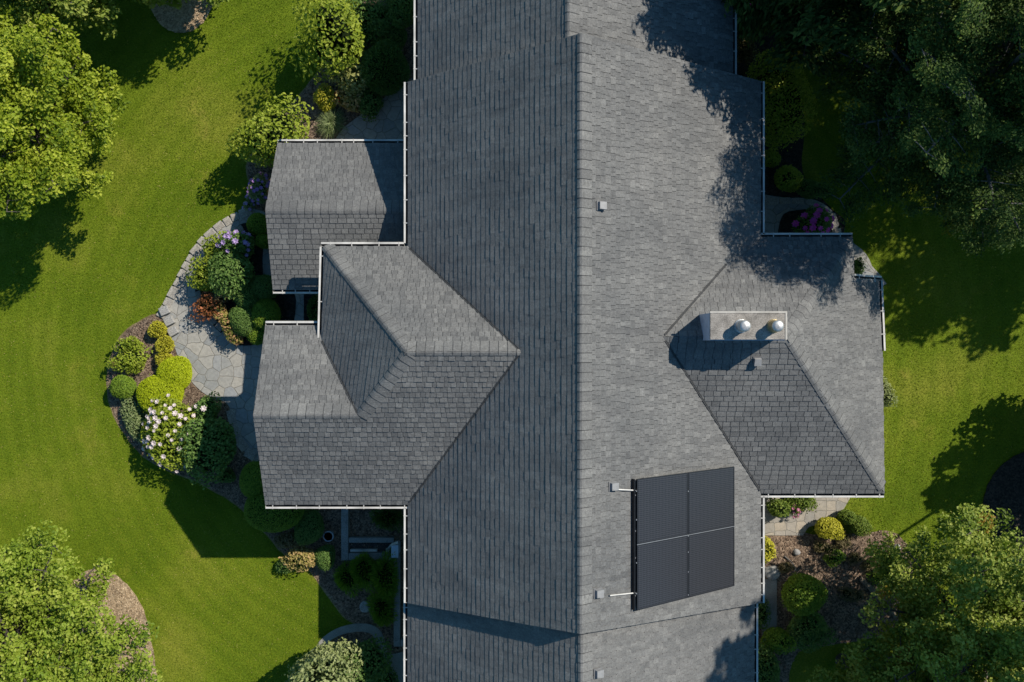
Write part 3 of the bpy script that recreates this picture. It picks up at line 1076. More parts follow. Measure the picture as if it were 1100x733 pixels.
# ------------------------------------------------------------------ hard garden objects
def stones(px, name, label, cat, group, L0, W0, hgt, mat, z=0.04, jit=0.1):
    """Row of separate stones along a surveyed line."""
    pts = [at(x, y, 0) for x, y in px]
    acc = [0]
    for a, b in zip(pts, pts[1:]):
        acc.append(acc[-1] + (b - a).length)
    s = 0.0
    k = 0
    while s < acc[-1] - 0.1:
        l = L0 * random.uniform(0.75, 1.25)
        m = s + l / 2
        i = max(j for j in range(len(acc)) if acc[j] <= min(m, acc[-1] - 1e-3))
        t = (m - acc[i]) / max(1e-6, acc[i + 1] - acc[i])
        p = pts[i].lerp(pts[i + 1], t)
        d = pts[i + 1] - pts[i]
        ang = math.atan2(d.y, d.x)
        w = W0 * random.uniform(1 - jit, 1 + jit)
        q = QM()
        lx, wy, hz = l / 2 - 0.018, w / 2, hgt * random.uniform(0.85, 1.15)
        v = [(sx * lx * random.uniform(0.93, 1.0), sy * wy * random.uniform(0.92, 1.03), 0 if lev == 0 else hz) for lev in (0, 1) for sx, sy in ((-1, -1), (1, -1), (1, 1), (-1, 1))]
        q.add(v, [(0, 3, 2, 1), (4, 5, 6, 7), (0, 1, 5, 4), (1, 2, 6, 5), (2, 3, 7, 6), (3, 0, 4, 7)])
        o = bevel(q.build(name, [mat], None, (p.x, p.y, z)), 0.018, 2)
        o.rotation_euler = (0, 0, ang + random.uniform(-0.05, 0.05))
        tag(o, label, cat, group)
        s += l
        k += 1


def dark(name, f):
    c = tuple(x * f for x in (0.38, 0.35, 0.305))
    return plain(name, c, 0.85, 0.0, 0.25, 2.0, 0.2, 30.0)


stones([(271, 226), (253, 233.5), (236.5, 243), (222, 255), (210, 270), (200, 288), (191, 306), (183, 322), (177, 333)], 'edging_stone',
       'tan edging stone in the curved row between the lawn and the flagstone path', 'edging stone', 'edging stones along the curved path', 0.40, 0.30, 0.045, M['edge_stone'])
stones([(262, 244), (248, 253), (234, 266), (222, 281), (214, 298), (214, 315), (221, 332), (231, 346), (245, 359), (258, 367)], 'curb_stone',
       'grey curb stone edging the planted island inside the flagstone path', 'curb stone', 'curb stones round the planted island', 0.45, 0.22, 0.09, dark('curb_stone_grey', 0.8), 0.05)
stones([(248, 440), (251, 457), (257, 473), (267, 486), (280, 495)], 'curb_stone',
       'curb stone on the rounded end of the patio below the big gable', 'curb stone', 'curb stones at the rounded patio end', 0.5, 0.32, 0.03, M['edge_stone'], 0.045)
stones([(820, 217), (845, 216), (868, 217), (884, 224), (895, 237), (899, 250), (901, 262)], 'curb_stone',
       'curb stone of the curved walk round the magenta shrub', 'curb stone', 'curb stones round the magenta shrub', 0.5, 0.24, 0.035, dark('curb_stone_dark', 0.95), 0.05)
for (bx, by, rz, lb) in ((178.5, 334, 1.25, 'grey stone block at the path edge, farthest from the golden mounds'), (183.5, 345, 1.2, 'grey stone block at the path edge, middle one of three'),
                         (187.5, 356, 1.15, 'grey stone block at the path edge, beside the golden mounds')):
    p = at(bx, by, 0)
    q = QM()
    q.box((-0.17, -0.15, 0), (0.17, 0.15, 0.16))
    o = bevel(q.build('stone_block', [M['block']], None, (p.x, p.y, 0.03)), 0.02)
    o.rotation_euler = (0, 0, -rz + PI / 2 + 0.1)
    tag(o, lb, 'stone block', 'stone blocks at the path edge')


def rock(px, py, r, label, name='rock', mat='rock', flat=0.6, seed=0):
    rnd = random.Random(seed)
    p = at(px, py, 0)
    q = QM()
    lobes = [(Vector((rnd.gauss(0, 1), rnd.gauss(0, 1), rnd.gauss(0, 1))).normalized(), rnd.uniform(-0.3, 0.25)) for _ in range(10)]
    nu, nv = 14, 8
    vs = []
    for j in range(nv + 1):
        e = -PI / 2 * 0.35 + (PI / 2 * 0.345 + PI / 2) * j / nv - 0.001
        for i in range(nu):
            a = 2 * PI * i / nu
            d = Vector((math.cos(e) * math.cos(a), math.cos(e) * math.sin(a), math.sin(e)))
            f = 1 + sum(k * max(0, d.dot(l)) ** 3 for l, k in lobes)
            vs.append((d.x * r * f, d.y * r * f, d.z * r * f * flat + r * 0.15))
    q.add(vs, [(j * nu + i, j * nu + (i + 1) % nu, (j + 1) * nu + (i + 1) % nu, (j + 1) * nu + i) for j in range(nv) for i in range(nu)])
    o = q.build(name, [M[mat]], None, (p.x, p.y, 0.02))
    return tag(o, label, name.replace('_', ' '))


rock(855.5, 593, 0.13, 'small pale rock lying alone in the bark mulch', seed=1, flat=0.8)
rock(829, 613, 0.28, 'broad tan boulder at the head of the narrow side path', 'boulder', 'block', 0.5, 2)
rock(963, 588, 0.13, 'small dark rock near the rounded tip of the mulch bed', seed=4)
rock(402, 118 + 6, 0.10, 'small rock at the edge of the shaded flagstone terrace', seed=5)
rock(393, 652, 0.22, 'flat pale stone in the dark soil behind the curved path', 'flat_stone', 'rock', 0.25, 6)

# sunken basement entry with concrete curbs
def cbox(parent, name, x0, y0, x1, y1, z0, z1, mat, bv=0.012):
    a, b = at(x0, y1, 0), at(x1, y0, 0)
    q = QM()
    q.box((a.x - parent.location.x, a.y - parent.location.y, z0), (b.x - parent.location.x, b.y - parent.location.y, z1))
    o = q.build(name, [M[mat]], parent)
    return bevel(o, bv) if bv else o


bp = at(396, 572, 0)
be = empty('basement_entry', (bp.x, bp.y, 0), 0, 'concrete curbed basement window well in the shade beside the wall', 'window well')
cbox(be, 'curb', 368, 540, 375.6, 600, 0.0, 0.24, 'concrete')
cbox(be, 'curb', 375.9, 576, 424, 581.5, 0.0, 0.22, 'concrete')
cbox(be, 'curb', 375.9, 592.5, 424, 600, 0.0, 0.24, 'concrete')
cbox(be, 'well_floor', 375.9, 581.8, 423, 592.2, 0.0, 0.03, 'gutter_bed', 0)
cbox(be, 'step_nosing', 377, 589, 406, 591.6, 0.03, 0.18, 'white')
p = at(427.5, 640, 0)
lw = empty('low_wall', (p.x, p.y, 0), 0, 'long low concrete garden wall running beside the house with a foot at its end', 'low wall')
cbox(lw, 'wall_run', 424.3, 594, 431, 691, 0.0, 0.32, 'concrete')
cbox(lw, 'wall_foot', 431.3, 684, 445, 691, 0.0, 0.30, 'concrete')
p = at(427, 586, 0)
ub = empty('utility_box', (p.x, p.y, 0), 0, 'pale grey utility box standing on the corner of the low concrete wall', 'utility box')
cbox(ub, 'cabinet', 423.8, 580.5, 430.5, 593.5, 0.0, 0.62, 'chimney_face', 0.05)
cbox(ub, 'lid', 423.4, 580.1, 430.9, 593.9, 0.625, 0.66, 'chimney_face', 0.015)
p = at(424, 585, 0)
ds = empty('drain_spout', (p.x, p.y, 0), 0, 'pale elbowed drain spout leaning over the window well', 'drain spout')
q = QM()
q.tube([(-0.22, -0.14, 0.12), (-0.10, 0.02, 0.30), (0.05, 0.22, 0.75), (0.30, 0.36, 1.0)], [0.05, 0.05, 0.045, 0.045], 10)
q.build('pipe', [M['white']], ds, smooth=True)
q = QM()
q.box((-0.30, -0.24, 0.09), (-0.15, -0.10, 0.17))
bevel(q.build('outlet', [M['white']], ds), 0.02)


def lathe(q, prof, mi=0, seg=24, c=(0, 0, 0)):
    q.tube([(c[0], c[1], c[2] + h) for _, h in prof], [r for r, _ in prof], seg, mi)


p = at(353.5, 575.5, 0.3)
pt = empty('plant_pot', (p.x, p.y, 0.02), 0, 'round pale blue grey pot standing among the dark shrubs', 'plant pot')
q = QM()
lathe(q, [(0.10, 0), (0.13, 0.06), (0.17, 0.25), (0.175, 0.36), (0.19, 0.365), (0.19, 0.40), (0.15, 0.40), (0.145, 0.33)])
q.build('bowl', [M['pot']], pt, smooth=True)
q = QM()
lathe(q, [(0.148, 0.335), (0.08, 0.345), (0.004, 0.35)])
q.build('potting_soil', [M['core']], pt)

p = at(942, 640, 0)
q = QM()
a, b = at(922, 620, 0) - p, at(962, 661, 0) - p
q.tube([a + Vector((0, 0, 0.09)), a.lerp(b, 0.3) + Vector((0.02, 0.02, 0.10)), a.lerp(b, 0.7) + Vector((-0.02, 0.01, 0.10)), b + Vector((0, 0, 0.09))], [0.085, 0.10, 0.095, 0.07], 10)
tag(q.build('timber_edging', [M['timber']], None, (p.x, p.y, 0), smooth=True), 'weathered timber edging lying diagonally across the mulch under the broad tree', 'timber edging')
q = QM()
p = at(842, 602, 0)
q.tube([at(842, 597, 0) - p + Vector((0, 0, 0.06)), at(849, 603, 0) - p + Vector((0, 0, 0.08)), at(854, 610, 0) - p + Vector((0, 0, 0.07)), at(850, 617, 0) - p + Vector((0, 0, 0.05))], [0.022, 0.02, 0.018, 0.01], 6)
tag(q.build('fallen_twig', [M['bark_grey']], None, (p.x, p.y, 0), smooth=True), 'bare forked twig lying on the bark mulch near the boulder', 'twig')


# ------------------------------------------------------------------ planting
def dirs(rng, n, zmin=-0.25):
    z = rng.uniform(zmin, 1, n)
    a = rng.uniform(0, 2 * PI, n)
    r = np.sqrt(1 - z * z)
    return np.stack([r * np.cos(a), r * np.sin(a), z], 1)


_flower = {}


def flower_mesh(col, r):
    key = (col, round(r, 3))
    if key in _flower:
        return _flower[key]
    q = QM()
    rng = np.random.default_rng(5)
    for ring, (k, rr, tilt) in enumerate(((7, 0.62, 0.25), (5, 0.32, 0.55))):
        a = np.arange(k) * 2 * PI / k + ring * 0.4 + rng.uniform(-0.1, 0.1, k)
        c = np.stack([np.cos(a) * rr * r, np.sin(a) * rr * r, np.full(k, 0.02 + 0.25 * r * ring)], 1)
        ax = np.stack([np.cos(a), np.sin(a), np.full(k, tilt)], 1)
        q.leaves(c, ax, np.tile([0, 0, 1.0], (k, 1)), 0.85 * r, 0.62 * r, 0.5, 0, 0.1)
    q.tube([(0, 0, 0.0), (0, 0, 0.2 * r), (0, 0, 0.34 * r)], [0.2 * r, 0.2 * r, 0.04 * r], 6, 1)
    o = q.build('flower', [M[col], M['petal_eye']])
    me = o.data
    bpy.data.objects.remove(o)
    _flower[key] = me
    return me


SEED = [100]


def shrub(name, label, cat, px, py, rx, ry, h, leaf, ln=0.09, wd=0.05, dens=1.0, lump=0.18, shell=0.3, group=None,
          flowers=None, core='core', spiky=0.0, rot=0.0, nl=9, out=1.0, top=0.35):
    SEED[0] += 1
    rng = np.random.default_rng(SEED[0])
    if h < 1.3 and not flowers:
        h *= 0.8
    zc = h * 0.55
    p = at(px, py, zc)
    k = (H - zc) / F
    R = np.array([rx * k, ry * k, h * 0.55])
    LD = dirs(rng, nl, -0.1)
    LK = rng.uniform(0.3, 1.0, nl) * lump * 2

    def fac(d):
        f = 1 - lump * 0.6 + ((np.maximum(0, d @ LD.T) ** 7) * LK).sum(1)
        return f
    area = 2 * PI * ((R[0] * R[1]) ** 0.5) * (0.5 * (R[0] + R[1]) * 0.5 + R[2] * 0.8)
    n = int(min(16000, dens * 2.6 * area / (ln * wd * 0.5)))
    d = dirs(rng, n, -0.45)
    f = fac(d)
    dep = 1 - shell * rng.uniform(0, 1, n) ** 1.6
    c = d * R * (f * dep)[:, None]
    # stray shoots beyond the outline
    m = rng.uniform(0, 1, n) < 0.04 * out
    c[m] *= rng.uniform(1.03, 1.14, m.sum())[:, None]
    c[:, 2] += zc
    c[:, 2] = np.maximum(c[:, 2], 0.05)
    nr = d / R
    nr /= np.linalg.norm(nr, axis=1, keepdims=True)
    nrm = nr * 0.7 + np.array([0, 0, top]) + rng.normal(0, 0.45, (n, 3))
    ax = rng.normal(0, 1, (n, 3))
    ax -= nrm * ((ax * nrm).sum(1) / (nrm * nrm).sum(1))[:, None]
    if spiky:
        ax = ax / np.linalg.norm(ax, axis=1, keepdims=True) * (1 - spiky) + nr * spiky * 1.3 + np.array([0, 0, 0.15])
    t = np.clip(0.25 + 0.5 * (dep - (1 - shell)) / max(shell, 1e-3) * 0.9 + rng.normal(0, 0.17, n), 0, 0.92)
    s = rng.uniform(0.65, 1.25, n)
    q = QM()
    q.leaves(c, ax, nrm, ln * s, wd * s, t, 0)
    # shaded inner mass
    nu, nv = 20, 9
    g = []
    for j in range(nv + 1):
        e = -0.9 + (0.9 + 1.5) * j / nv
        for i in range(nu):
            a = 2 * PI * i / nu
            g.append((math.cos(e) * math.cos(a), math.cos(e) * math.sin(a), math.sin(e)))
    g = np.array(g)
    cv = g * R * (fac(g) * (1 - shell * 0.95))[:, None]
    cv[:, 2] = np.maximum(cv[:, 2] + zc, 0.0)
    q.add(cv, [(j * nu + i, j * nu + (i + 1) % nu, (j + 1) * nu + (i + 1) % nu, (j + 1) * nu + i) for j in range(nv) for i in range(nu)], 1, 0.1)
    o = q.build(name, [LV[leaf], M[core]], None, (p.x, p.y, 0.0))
    o.rotation_euler = (0, 0, rot)
    tag(o, label, cat, group)
    if flowers:
        col, cnt, fr, zmin = flowers[:4]
        me = flower_mesh(col, fr)
        pts = []
        tries = 0
        while len(pts) < cnt and tries < 4000:
            tries += 1
            dd = dirs(rng, 1, zmin)
            if len(flowers) > 4 and dd[0] @ np.array(flowers[4]) < flowers[5]:
                continue
            w = (dd * R * fac(dd)[:, None] * 1.0)[0]
            if all(np.linalg.norm(w - x) > fr * 1.75 for x in pts):
                pts.append(w)
                dn = dd[0] / R
                dn = Vector(dn).normalized() * 0.7 + Vector((0, 0, 0.6))
                fo = bpy.data.objects.new('flower', me)
                COL.objects.link(fo)
                fo.parent = o
                fo.location = (w[0], w[1], w[2] + zc)
                fo.rotation_mode = 'QUATERNION'
                fo.rotation_quaternion = dn.to_track_quat('Z', 'Y')
                s_ = random.uniform(0.75, 1.2)
                fo.scale = (s_, s_, s_)
    return o


def blades(name, label, cat, px, py, r, h, leaf, n=420, wd=0.022):
    """Fountain of long thin arching blades."""
    SEED[0] += 1
    rng = np.random.default_rng(SEED[0])
    p = at(px, py, h * 0.5)
    R = r * (H - h * 0.5) / F
    q = QM()
    for _ in range(n):
        a = rng.uniform(0, 2 * PI)
        rr = R * rng.uniform(0.45, 1.1)
        hh = h * rng.uniform(0.6, 1.1) * (1.15 - 0.5 * rr / R)
        b0 = rng.normal(0, 0.05, 2)
        w = wd * rng.uniform(0.7, 1.3)
        sx, sy = -math.sin(a) * w / 2, math.cos(a) * w / 2
        vs = []
        for s in (0, 0.4, 0.75, 1.0):
            x = b0[0] + math.cos(a) * rr * s ** 1.3
            y = b0[1] + math.sin(a) * rr * s ** 1.3
            z = hh * (1.9 * s - 1.35 * s * s) + 0.02
            k = 1 - 0.85 * s
            vs += [(x - sx * k, y - sy * k, z), (x + sx * k, y + sy * k, z)]
        q.add(vs, [(2 * i, 2 * i + 1, 2 * i + 3, 2 * i + 2) for i in range(3)], 0, float(np.clip(rng.normal(0.5, 0.22), 0, 0.92)))
    return tag(q.build(name, [LV[leaf]], None, (p.x, p.y, 0.0)), label, cat)


# --- beds along the north-west wall
shrub('viburnum', 'tall bright green bush by the lawn edge, the largest above the golden mound', 'shrub', 366, 41, 31, 34, 2.3, 'lime', 0.15, 0.085, 0.8, 0.30, 0.5, nl=14, out=2)
shrub('viburnum', 'broad bright green leafy bush by the gutter corner of the low wing', 'shrub', 291, 148, 31, 27, 1.9, 'lime', 0.13, 0.075, 0.9, 0.25, 0.45, nl=14, out=2)
shrub('variegated_shrub', 'yellow flecked variegated shrub between the golden mound and a dark round shrub', 'shrub', 381, 88, 18, 17, 1.3, 'varieg', 0.11, 0.07, 0.8, 0.3, 0.5, out=2)
shrub('peach_shrub', 'low shrub with peach tinted leaves above the grass tuft', 'shrub', 377, 108, 14, 10, 0.9, 'peach', 0.11, 0.07, 0.8, 0.3, 0.5, out=2)
shrub('golden_mound', 'rounded golden shrub standing next to small red flowers', 'shrub', 351, 107, 12, 12, 0.8, 'gold', 0.06, 0.04, 1.0, 0.12, 0.3)
shrub('red_flower', 'small plant with red blooms between the golden mound and peach shrub', 'flower', 364, 106, 4, 5, 0.5, 'green', 0.07, 0.04, 0.7, 0.2, 0.4, flowers=('petal_red', 6, 0.07, 0.2))
blades('ornamental_grass', 'pale fountain shaped grass tuft on the mulch above the low wing', 'ornamental grass', 355, 131, 18, 0.8, 'tuft', 520)
shrub('round_shrub', 'dark fine leaved round shrub beside the shaded flagstone terrace', 'shrub', 414, 78, 22, 26, 1.5, 'dark', 0.075, 0.035, 1.0, 0.15, 0.3, spiky=0.5)
shrub('round_shrub', 'small dark rounded shrub just above the fine leaved one by the wall', 'shrub', 424, 40, 13, 12, 1.1, 'dark', 0.06, 0.035, 1.0, 0.12, 0.25)
shrub('leafy_shrub', 'dark loose shrub filling the space behind the tallest bright bush', 'shrub', 402, 26, 22, 24, 1.5, 'dark', 0.10, 0.055, 0.9, 0.28, 0.45, out=2)
shrub('leafy_shrub', 'dark green shrub pressed against the gutter at the far end of the wall bed', 'shrub', 433, 10, 16, 20, 1.7, 'dark', 0.08, 0.05, 0.9, 0.2, 0.4)
shrub('leafy_shrub', 'dark leafy shrub between the variegated shrub and the shaded terrace', 'shrub', 396, 108, 13, 16, 0.9, 'dark', 0.09, 0.05, 0.8, 0.2, 0.4)
shrub('small_plant', 'tiny pale green tuft at the edge of the shaded terrace', 'plant', 399, 119, 4.5, 4.5, 0.35, 'sage', 0.05, 0.03, 1.0, 0.1, 0.3)

# --- island bed inside the curved path
shrub('aster', 'purple flowering clump against the low wing, above the round box shrub', 'flowering plant', 279, 205, 10, 15, 0.9, 'sage', 0.07, 0.035, 0.8, 0.2, 0.45, flowers=('petal_violet', 30, 0.072, 0.15))
shrub('catmint', 'thin lilac flowering sprig trailing onto the path beside the low wing', 'flowering plant', 271, 217, 5, 11, 0.45, 'sage', 0.06, 0.03, 0.6, 0.2, 0.5, flowers=('petal_lilac', 14, 0.065, 0.2), rot=-0.5)
shrub('box_shrub', 'neat round box shrub touching the ridge end of the low wing', 'shrub', 278, 241, 12, 12, 1.0, 'box', 0.05, 0.03, 1.0, 0.06, 0.15)
shrub('box_shrub', 'smaller box shrub tucked under the low wing below its round neighbour', 'shrub', 284, 259, 9, 8, 0.8, 'box', 0.05, 0.03, 1.0, 0.06, 0.15)
shrub('hydrangea', 'hydrangea with lilac blue flower heads in the island bed', 'hydrangea', 258, 262, 17, 15, 1.2, 'dark', 0.11, 0.07, 0.9, 0.2, 0.4, flowers=('petal_lilac', 22, 0.10, 0.25))
shrub('leafy_shrub', 'yellow green shrub at the narrow tip of the island bed', 'shrub', 234, 271, 15, 15, 1.1, 'lime', 0.10, 0.055, 0.9, 0.25, 0.45, out=2)
shrub('leafy_shrub', 'yellow green shrub bulging over the path above the rust leaved plant', 'shrub', 224, 298, 15, 18, 1.2, 'lime', 0.10, 0.055, 0.9, 0.25, 0.45, out=2)
shrub('rhododendron', 'dark broad leaved shrub in the middle of the island bed', 'shrub', 251, 291, 21, 22, 1.5, 'dark', 0.12, 0.055, 0.9, 0.22, 0.4, out=2)
shrub('rust_shrub', 'rust red leaved plant at the path edge of the island bed', 'shrub', 224, 328, 13, 14, 0.9, 'rust', 0.11, 0.06, 0.7, 0.35, 0.55, out=3)
shrub('rust_shrub', 'small orange tipped plant right of the rust red one in the island bed', 'shrub', 237, 336, 8, 9, 0.7, 'pinkgreen', 0.10, 0.055, 0.8, 0.3, 0.5, out=2)
shrub('leafy_shrub', 'dark reddish shrub between the broad leaved shrub and the box cluster', 'shrub', 242, 315, 14, 10, 0.8, 'brownleaf', 0.09, 0.05, 0.8, 0.3, 0.5)
shrub('pink_tipped_shrub', 'slanting shrub with pink tipped leaves overhanging the shaded patio', 'shrub', 249, 353, 9, 17, 0.9, 'pinkgreen', 0.09, 0.055, 0.9, 0.2, 0.4, rot=0.55, out=2)
for (bx, by, br, bh, lb) in ((267, 319, 15, 1.1, 'dark box mound farthest from the patio, next to the broad leaved shrub'),
                             (284, 309, 14, 1.1, 'dark box mound touching the corner of the low wing'),
                             (262, 345, 15, 1.2, 'dark box mound beside the pink tipped shrub'),
                             (286, 338, 16, 1.2, 'rounder green box mound between the two gabled wings'),
                             (277, 358, 12, 0.9, 'lowest box mound of the cluster, at the patio edge under the gable')):
    shrub('box_mound', lb, 'shrub', bx, by, br, br, bh, 'box' if by in (338, 358) else 'dark', 0.05, 0.03, 1.0, 0.09, 0.18, group='clipped box mounds in the island bed')
shrub('fern_clump', 'dark fern clump in the slot between the two wings', 'fern', 338, 332, 9, 16, 0.5, 'dark', 0.10, 0.03, 0.7, 0.2, 0.5, spiky=0.4)

# --- bed south of the path
shrub('golden_mound', 'small golden mound at the top of the curved bed beside the stone blocks', 'shrub', 169.5, 355, 10, 9, 0.55, 'gold', 0.075, 0.03, 1.0, 0.1, 0.3, spiky=0.4)
shrub('golden_mound', 'small golden mound below the stone blocks, second in its row', 'shrub', 177.5, 370.5, 10, 9, 0.55, 'gold', 0.075, 0.03, 1.0, 0.1, 0.3, spiky=0.4)
shrub('golden_mound', 'golden mound half hidden behind the large lime green clipped shrub', 'shrub', 178, 387, 10, 8, 0.55, 'gold', 0.075, 0.03, 1.0, 0.1, 0.3, spiky=0.4)
shrub('leafy_shrub', 'loose green shrub at the lawn corner of the curved bed, farthest from the patio', 'shrub', 140, 371, 14, 8, 0.7, 'lime', 0.10, 0.055, 0.8, 0.3, 0.5, out=2)
shrub('leafy_shrub', 'spreading green shrub with pink shoots above a round box shrub by the lawn', 'shrub', 140, 388, 19, 11, 0.8, 'lime', 0.11, 0.06, 0.8, 0.3, 0.5, out=2)
shrub('pink_tipped_shrub', 'tiny pink leaved plant on the lawn side of the spreading green shrub', 'plant', 124, 391, 6, 5, 0.5, 'peach', 0.08, 0.05, 0.8, 0.2, 0.5)
shrub('box_shrub', 'round box shrub at the lawn edge of the curved bed', 'shrub', 133, 416, 13, 12, 0.9, 'box', 0.05, 0.03, 1.0, 0.06, 0.15)
shrub('clipped_shrub', 'large lime green clipped shrub, the rounder one touching the patio', 'shrub', 187, 403, 19, 19, 1.0, 'limebox', 0.045, 0.028, 1.1, 0.05, 0.12, core='limecore', out=0.3)
shrub('clipped_shrub', 'large lime green clipped shrub above the white hydrangea', 'shrub', 172, 424, 24, 22, 1.1, 'limebox', 0.045, 0.028, 1.1, 0.05, 0.12, core='limecore', out=0.3)
shrub('sage_plant', 'grey green low plant along the lawn edge below the box shrub', 'plant', 145, 451, 12, 22, 0.6, 'sage', 0.085, 0.045, 0.9, 0.2, 0.4, rot=0.35, out=2)
shrub('hydrangea', 'big hydrangea covered in pinkish white flower heads beside the lawn', 'hydrangea', 184, 463, 27, 34, 1.3, 'lime', 0.11, 0.07, 0.8, 0.2, 0.4, flowers=('petal_white', 58, 0.09, 0.2), rot=0.1, out=2)
shrub('hydrangea', 'dark leafy hydrangea with few pale blooms in the gable shade', 'hydrangea', 226, 478, 29, 30, 1.5, 'dark', 0.12, 0.075, 0.9, 0.25, 0.4, flowers=('petal_lilac', 2, 0.09, 0.35, (0.3, 0.3, 0.5), 0.75), out=2)
shrub('leafy_shrub', 'shaded shrub at the patio corner behind the white hydrangea', 'shrub', 221, 441, 15, 13, 0.9, 'dark', 0.10, 0.06, 0.8, 0.25, 0.45, flowers=('petal_white', 5, 0.10, 0.2))
shrub('leafy_shrub', 'low dark plant between the dark hydrangea and the large clipped shrubs', 'plant', 244, 512, 9, 7, 0.5, 'dark', 0.08, 0.05, 0.8, 0.2, 0.4)
shrub('clipped_shrub', 'large clipped evergreen mound squeezed against the gable corner', 'shrub', 277, 516, 18, 20, 1.4, 'box', 0.045, 0.028, 1.1, 0.04, 0.12, out=0.3)
shrub('clipped_shrub', 'largest dark clipped mound, under the corner of the big gable', 'shrub', 294, 546, 31, 26, 1.5, 'box', 0.045, 0.028, 1.1, 0.04, 0.12, out=0.3)
shrub('round_shrub', 'dark round shrub beside the blue grey pot', 'shrub', 332, 565, 15, 20, 1.0, 'dark', 0.055, 0.032, 1.0, 0.10, 0.2)
shrub('round_shrub', 'small dark shrub below the blue grey pot', 'shrub', 349, 599, 11, 13, 0.8, 'dark', 0.055, 0.032, 1.0, 0.12, 0.25)
shrub('peach_shrub', 'sunlit yellow peach shrub at the lawn edge below the clipped mounds', 'shrub', 327, 599, 18, 10, 0.8, 'peach', 0.09, 0.055, 0.9, 0.25, 0.45, out=2)
shrub('leafy_shrub', 'small dull green shrub between the largest clipped mound and the peach shrub', 'shrub', 310, 580, 14, 9, 0.7, 'brownleaf', 0.08, 0.05, 0.8, 0.25, 0.45)
shrub('leafy_shrub', 'little dark plant sitting on the lawn beside the peach shrub', 'plant', 304, 607, 8, 7, 0.4, 'dark', 0.07, 0.04, 0.8, 0.2, 0.4)
for (bx, by, bx2, by2, bh, lb) in ((372, 621, 13, 14, 0.8, 'feathery green shrub at the lawn side of its row by the low concrete wall'),
                                   (391, 612, 13, 17, 1.0, 'feathery green shrub just below the window well curb'),
                                   (414, 622, 13, 22, 1.1, 'tall feathery green shrub leaning on the low concrete wall'),
                                   (410, 655, 12, 18, 0.9, 'feathery green shrub nearest the curved path')):
    shrub('plum_yew', lb, 'shrub', bx, by, bx2, by2, bh, 'fine', 0.15, 0.028, 0.9, 0.25, 0.5, spiky=0.75, group='feathery shrubs beside the low concrete wall', out=3)
shrub('fern_clump', 'dark fern in the shaded corner behind the window well', 'fern', 416, 556, 18, 12, 0.6, 'dark', 0.15, 0.03, 0.8, 0.2, 0.5, spiky=0.6, out=3)
shrub('small_tree', 'pale green small tree on the lawn beside the curved path', 'shrub', 350, 722, 31, 33, 3.0, 'pale', 0.13, 0.07, 0.8, 0.3, 0.5, nl=16, out=2)
shrub('leafy_shrub', 'large dark shrub inside the loop of the curved path', 'shrub', 388, 716, 26, 26, 1.6, 'dark', 0.11, 0.06, 0.9, 0.25, 0.4, out=2)
shrub('leafy_shrub', 'low dark shrub where the loop path meets the house', 'shrub', 412, 738, 16, 16, 0.9, 'dark', 0.09, 0.05, 0.9, 0.2, 0.4)

# --- east side of the house
shrub('azalea', 'shaded azalea with a few violet pink blooms near the top of the east wall', 'flowering shrub', 802, 20, 14, 24, 1.1, 'brownleaf', 0.08, 0.045, 0.9, 0.25, 0.45, flowers=('petal_magenta', 8, 0.12, 0.3, (0.3, 0.5, 0.6), 0.75))
shrub('leafy_shrub', 'low brownish plant between the azalea and the tall east shrub', 'plant', 801, 56, 10, 14, 0.6, 'brownleaf', 0.08, 0.045, 0.7, 0.25, 0.5)
shrub('tall_shrub', 'big green rounded shrub by the roof corner on the east side', 'shrub', 832, 108, 25, 40, 2.0, 'lime', 0.09, 0.055, 0.9, 0.2, 0.35, nl=14, out=1.5)
shrub('round_shrub', 'small round yellowish shrub close to the east gutter', 'shrub', 825, 170, 10, 9, 0.8, 'lime', 0.06, 0.035, 1.0, 0.12, 0.25)
shrub('round_shrub', 'light green round shrub in the dark soil above the flagstone walk', 'shrub', 845, 191, 14, 14, 1.0, 'lime', 0.08, 0.05, 0.9, 0.15, 0.3)
shrub('round_shrub', 'dark spreading shrub at the lawn side of the flagstone walk', 'shrub', 870, 204, 13, 11, 0.8, 'dark', 0.07, 0.04, 0.9, 0.2, 0.35)
shrub('rhododendron', 'rhododendron with magenta flower heads beside the flagstone walk', 'flowering shrub', 876, 241, 18, 15, 1.0, 'dark', 0.11, 0.05, 0.8, 0.2, 0.4, flowers=('petal_magenta', 17, 0.12, 0.3))
shrub('leafy_shrub', 'dark low plant in the notch of the east wing', 'plant', 921, 288, 5, 10, 0.5, 'dark', 0.08, 0.045, 0.8, 0.2, 0.4)
shrub('leafy_shrub', 'yellow green shrub peeking out from under the east wing eave', 'shrub', 950, 424, 7, 14, 0.9, 'pale', 0.09, 0.05, 0.9, 0.2, 0.4, out=2)

# --- south-east bed
shrub('leafy_shrub', 'bright green shrub at the inner corner of the flagstone landing', 'shrub', 836, 546, 12, 10, 0.7, 'green', 0.085, 0.05, 0.9, 0.2, 0.4, out=2)
shrub('leafy_shrub', 'green shrub under the gutter on the flagstone landing', 'shrub', 860, 537, 16, 10, 0.7, 'green', 0.075, 0.04, 0.9, 0.2, 0.4, out=2)
shrub('pink_flower', 'small plant with pink blooms on the flagstone landing', 'flower', 852.5, 546, 4.5, 5.5, 0.45, 'green', 0.06, 0.035, 0.7, 0.2, 0.4, flowers=('petal_pink', 10, 0.075, 0.2))
shrub('golden_mound', 'rounded yellow green shrub at the corner of the landing and mulch', 'shrub', 889, 567, 13.5, 12, 0.9, 'gold', 0.065, 0.042, 0.9, 0.12, 0.3)
shrub('round_shrub', 'small round green shrub between the landing and the lawn', 'shrub', 908.5, 555.5, 8.5, 8.5, 0.7, 'green', 0.055, 0.035, 1.0, 0.1, 0.22)
